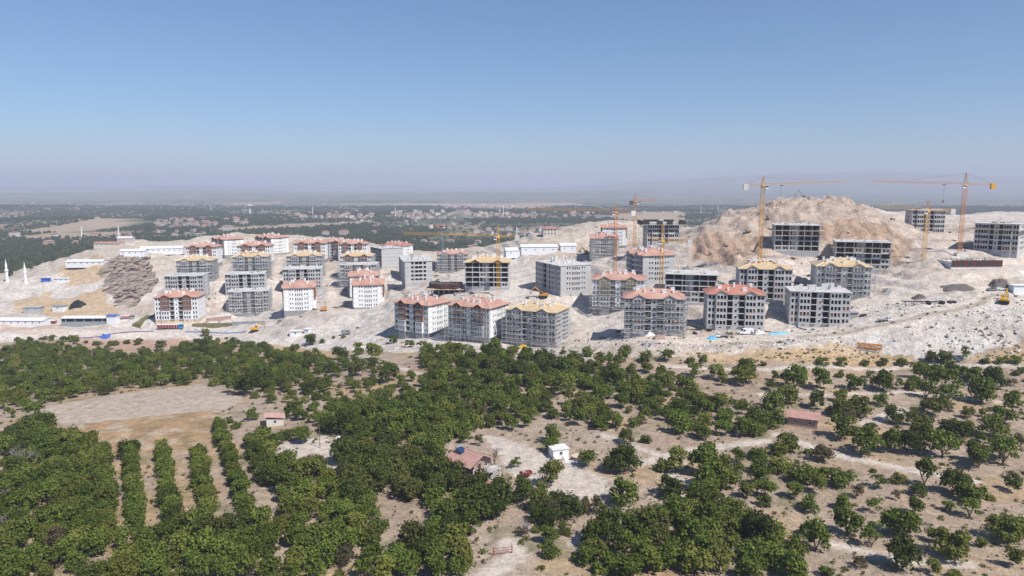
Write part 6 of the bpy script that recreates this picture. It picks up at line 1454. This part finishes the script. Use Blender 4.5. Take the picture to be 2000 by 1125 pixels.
# ---------------------------------------------------------------- the plain: villages, orchards
def house_meshes(lx, ly, h, rh):
    w_ = MB(); w_.box(-lx/2,lx/2,-ly/2,ly/2,-2,h)
    r = MB(); X, Y_ = lx/2+.6, ly/2+.6; rx = max(lx-ly,2)/2
    e = [(-X,-Y_,h),(X,-Y_,h),(X,Y_,h),(-X,Y_,h)]; a, b_ = (-rx,0,h+rh), (rx,0,h+rh)
    r.quad(e[0],e[1],b_,a); r.quad(e[2],e[3],a,b_); r.tri(e[1],e[2],b_); r.tri(e[3],e[0],a); r.quad(e[3],e[2],e[1],e[0])
    wn = MB()
    for st in range(int(h//2.9)):
        for i in range(int(lx//3)):
            x = -lx/2+1.5+i*3; z0 = .9+st*2.9
            wn.box(x-.55,x+.55,-ly/2-.03,-ly/2-.003,z0,z0+1.3)
    return w_, r, wn
HT = []
for lx, ly, h, rh in ((11,9,5.8,2),(14,10,5.8,2.2),(9,8,3.2,1.8),(16,11,8.8,2.2),(20,12,11.6,1.6),(12,10,6,.3)):
    a, r, wn = house_meshes(lx, ly, h, rh)
    HT.append((a.mesh('wall', M['houseW']), r.mesh('roof', M['farred'] if rh > 1 else M['slab']), wn.mesh('windows', M['glass'])))
HTP = [(a.copy(), r, wn) for a, r, wn in HT]
for a, r, wn in HTP: a.materials[0] = M['houseP']
HPOS = []; HLAB = []; FAR = []
def far_house(u, v, k, lab, grp, rz=None, s=1.0):
    p = ground(u, v); T = HTP[k] if RN.random() < .4 else HT[k]
    if any((p.x-q[0])**2+(p.y-q[1])**2 < 13**2 for q in HPOS): return
    HPOS.append((p.x, p.y))
    if len(HLAB) >= 292 or grp in ('tiny far houses','far white sheds'): FAR.append((p, T, RN.uniform(-.6,.6))); return
    r = empty('village_house', p, RN.uniform(-.6,.6) if rz is None else rz, lab, 'house', grp); r.scale = (s*(.78 if p.y > 2300 else 1),)*3; HLAB.append((r, lab.split(' in the ')[0].split(' around ')[0].split(' on the ')[0].split(' beyond ')[0].split(' along ')[0].split(' behind ')[0].split(' at the ')[0].split(' right of ')[0].split(' by the ')[0]) if rz is None else (r, None))
    put('wall', T[0], r); put('roof', T[1], r)
    if p.y < 2200: tag(put('window_rows', T[2], r), kind='stuff')
far_house(96,480,3,'lone three storey house with pink roof in the left valley orchard','houses of the near valley',.2)
far_house(148,477,0,'white house with bright red roof at the foot of the pale left crest','houses of the near valley',.5)
far_house(29,463,4,'white block-like house at the far left of the valley','houses of the near valley',.1,.9)
far_house(445,452,4,'pink building with white roof edge on the tan knoll behind the back row','houses of the near valley',.05,1.2)
far_house(636,460,3,'pink house left of two houses on the green slope in the middle','houses of the near valley',.3)
far_house(672,460,4,'pink three storey house on the green slope behind the back row','houses of the near valley',.1)
far_house(730,456,0,'white house at the right of the pink three storey house','houses of the near valley',.4)
for u0, u1, v0, v1, n, ks, lab, grp in (
   (180,260,456,472,20,(0,0,1,2),'red roofed house in the village around the tall left minaret','houses around the tall left minaret'),
   (60,125,460,470,8,(0,2),'low house along the valley road at the left','houses along the left valley road'),
   (0,60,418,428,14,(0,1),'pinkish house in the far village at the left edge','houses of the far left village'),
   (140,300,412,428,34,(0,1,1,3),'house on the low hill beyond the tan field','houses on the low hill'),
   (300,420,428,446,46,(0,0,1,3),'red roofed house in the large village left of the middle','houses of the large village'),
   (440,480,428,440,14,(1,3),'house right of the large village by the pale road','houses by the pale road'),
   (300,400,448,462,14,(0,2,5),'scattered white house in the left valley green','scattered white houses left'),
   (540,760,414,426,46,(1,3,4),'pale house in the far town strip left of the middle','far town strip left'),
   (760,1000,414,428,70,(1,3,4,4),'pale building in the far town centre','far town centre'),
   (1000,1180,416,428,44,(1,3,4),'pale building in the far town right of the twin minarets','far town right'),
   (920,1080,446,462,24,(0,1,3),'red roofed house in the small village right of the yellow crane','small village right of the yellow crane'),
   (820,940,472,484,12,(0,0,2),'pink roofed house in the green behind the striped crane','houses behind the striped crane'),
   (1240,1330,412,416,8,(5,),'long pale shed','far sheds'),
   (860,1000,400,406,14,(5,4),'white shed at the far edge of the town','far white sheds'),
   (560,900,428,446,18,(0,2),'scattered house in the middle green plain','scattered houses in the middle plain'),
   (0,560,396,412,46,(1,5),'tiny pale house in the far hazy plain','tiny far houses'),
   (560,1200,398,413,40,(1,5),'tiny pale house in the far hazy plain','tiny far houses')):
    for i in range(n): far_house(RN.uniform(u0,u1), RN.uniform(v0,v1), RN.choice(ks), lab, grp)
relabel([q for q in HLAB if q[1]], [('the tall left minaret',(233,460)),('the minaret before the tan field',(160,450)),('the left edge',(0,423)),('the low hill top',(210,418)),('the far minaret above the village',(412,408)),('the pink building on the knoll',(445,450)),('the mushroom water tower',(488,410)),
   ('the far minaret left of the town',(611,415)),('the far minaret in the town',(772,417)),('the twin minarets',(980,412)),('the minaret beside the yellow crane',(1009,450)),('the striped crane jib',(900,440)),('the yellow crane head',(973,445)),('the tall orange crane',(1201,415)),('the far orange crane',(1239,390)),('the thin minaret in the plain',(1369,410)),
   ('the lone three storey house',(96,470)),('the pink three storey house',(672,455)),('the end of the yellow jib',(792,460)),('the roofs of the back row',(560,465)),('the wide white roofed shed',(318,490)),('the pale road end',(560,440))])
fm = MB()
for p, T, a in FAR:
    for me_, mi in ((T[0],0),(T[1],1)):
        k0 = len(fm.v); c_, s_ = math.cos(a), math.sin(a)
        for v_ in me_.vertices: fm.v.append((p.x+v_.co.x*c_-v_.co.y*s_, p.y+v_.co.x*s_+v_.co.y*c_, p.z+v_.co.z))
        for q_ in me_.polygons: fm.f.append(tuple(i+k0 for i in q_.vertices)); fm.m.append(mi)
if fm.v: tag(fm.build('far_houses', [M['houseW'], M['farred']]), 'tiny pale houses dotted over the hazy far plain', 'houses', kind='stuff')
p = ground(488,417); mb = MB(); r = empty('water_tower', p, 0, 'far mushroom shaped water tower in the hazy plain', 'water tower'); mb.lathe([(4,-1),(3,26),(3.5,27)],12); mb.build('stem', M['slab'], r); mb = MB(); mb.lathe([(4,27),(13,33),(13,36),(4,38)],16); mb.build('bowl', M['slab'], r)
# orchard trees of the plain as a mass
FC = [crown_mesh('crown', LF, 900+i, 7.5, 6.0, .2, 9, 22, .75) for i in range(4)]
ft = []
for i, (u, v) in enumerate(((20,540),(60,528),(110,506),(150,495))):
    r = empty('valley_tree', ground(u, v), i, '%s round dark tree from the left edge behind the pale crest' % ORD[i], 'tree', 'trees just behind the pale crest'); r.scale = (.8,.8,.9); put('trunk', TRK[0], r); ft.append(put('crown', FC[i], r))
xy = []
n = 125000
yy = 640 + (4200-640)*g.random(n)**1.2; xx = (g.random(n)*2-1)*(yy*.9+160)
zb = Zl(xx, yy); okk = ~inpoly(xx, yy, SITE) & (yy > 640)
ix = np.clip(np.searchsorted(xs, xx)-1, 0, nx-1); iy = np.clip(np.searchsorted(ys, yy)-1, 0, ny-1)
okk &= (A2[iy, ix] > .6) | ((yy < 1000) & (zb < -8) & ~site[iy, ix])
fn = fbm(xx, yy, 260, 3, 301); okk &= (fn > -.11+.13*np.clip((yy-1500)/2500,0,1)) | (g.random(n) < .10)
hp = np.array(HPOS)
xx, yy = xx[okk], yy[okk]
keep = np.ones(len(xx), bool)
for k in range(0, len(xx), 4000):
    d2 = ((xx[k:k+4000,None]-hp[None,:,0])**2 + ((yy[k:k+4000,None]-hp[None,:,1]+7)*.6)**2).min(1); keep[k:k+4000] = d2 > 12**2
xx, yy = xx[keep], yy[keep]; z = ZZ[np.searchsorted(ys, yy)-1, np.clip(np.searchsorted(xs, xx)-1,0,nx-1)]
sz = g.uniform(.55,1.15,len(xx))*(1+np.clip((yy-1800)/3500,0,1)*.9)
o = scatter('valley_woodland', np.c_[xx,yy,z-.3], sz, ft, seed=8); tag(o, 'green orchards covering the plain behind the site', 'woodland')
print('PLAIN TREES', len(xx), 'HOUSES', len(HPOS))

# ---------------------------------------------------------------- haze
ZT = float(ZZ.max())+30
mb = MB(); mb.box(-23900,23900,-390,26500,PLAIN-8,ZT)
hz = mb.build('haze', []); tag(hz, 'pale summer haze over the plain', 'haze', kind='stuff')
hm = bpy.data.materials.new('haze'); hm.use_nodes = True; t = hm.node_tree; t.nodes.clear()
pv = t.nodes.new('ShaderNodeVolumePrincipled'); ou = t.nodes.new('ShaderNodeOutputMaterial'); t.links.new(pv.outputs[0], ou.inputs['Volume'])
pv.inputs['Density'].default_value = 0.000145; pv.inputs['Color'].default_value = (.65,.70,.86,1); pv.inputs['Anisotropy'].default_value = 0.0
pv.inputs['Density Attribute'].default_value = ''; pv.inputs['Color Attribute'].default_value = ''
hz.data.materials.clear(); hz.data.materials.append(hm)
try: hm.cycles.homogeneous_volume = True
except Exception: pass
sc.cycles.volume_step_rate = 10; sc.cycles.volume_max_steps = 64
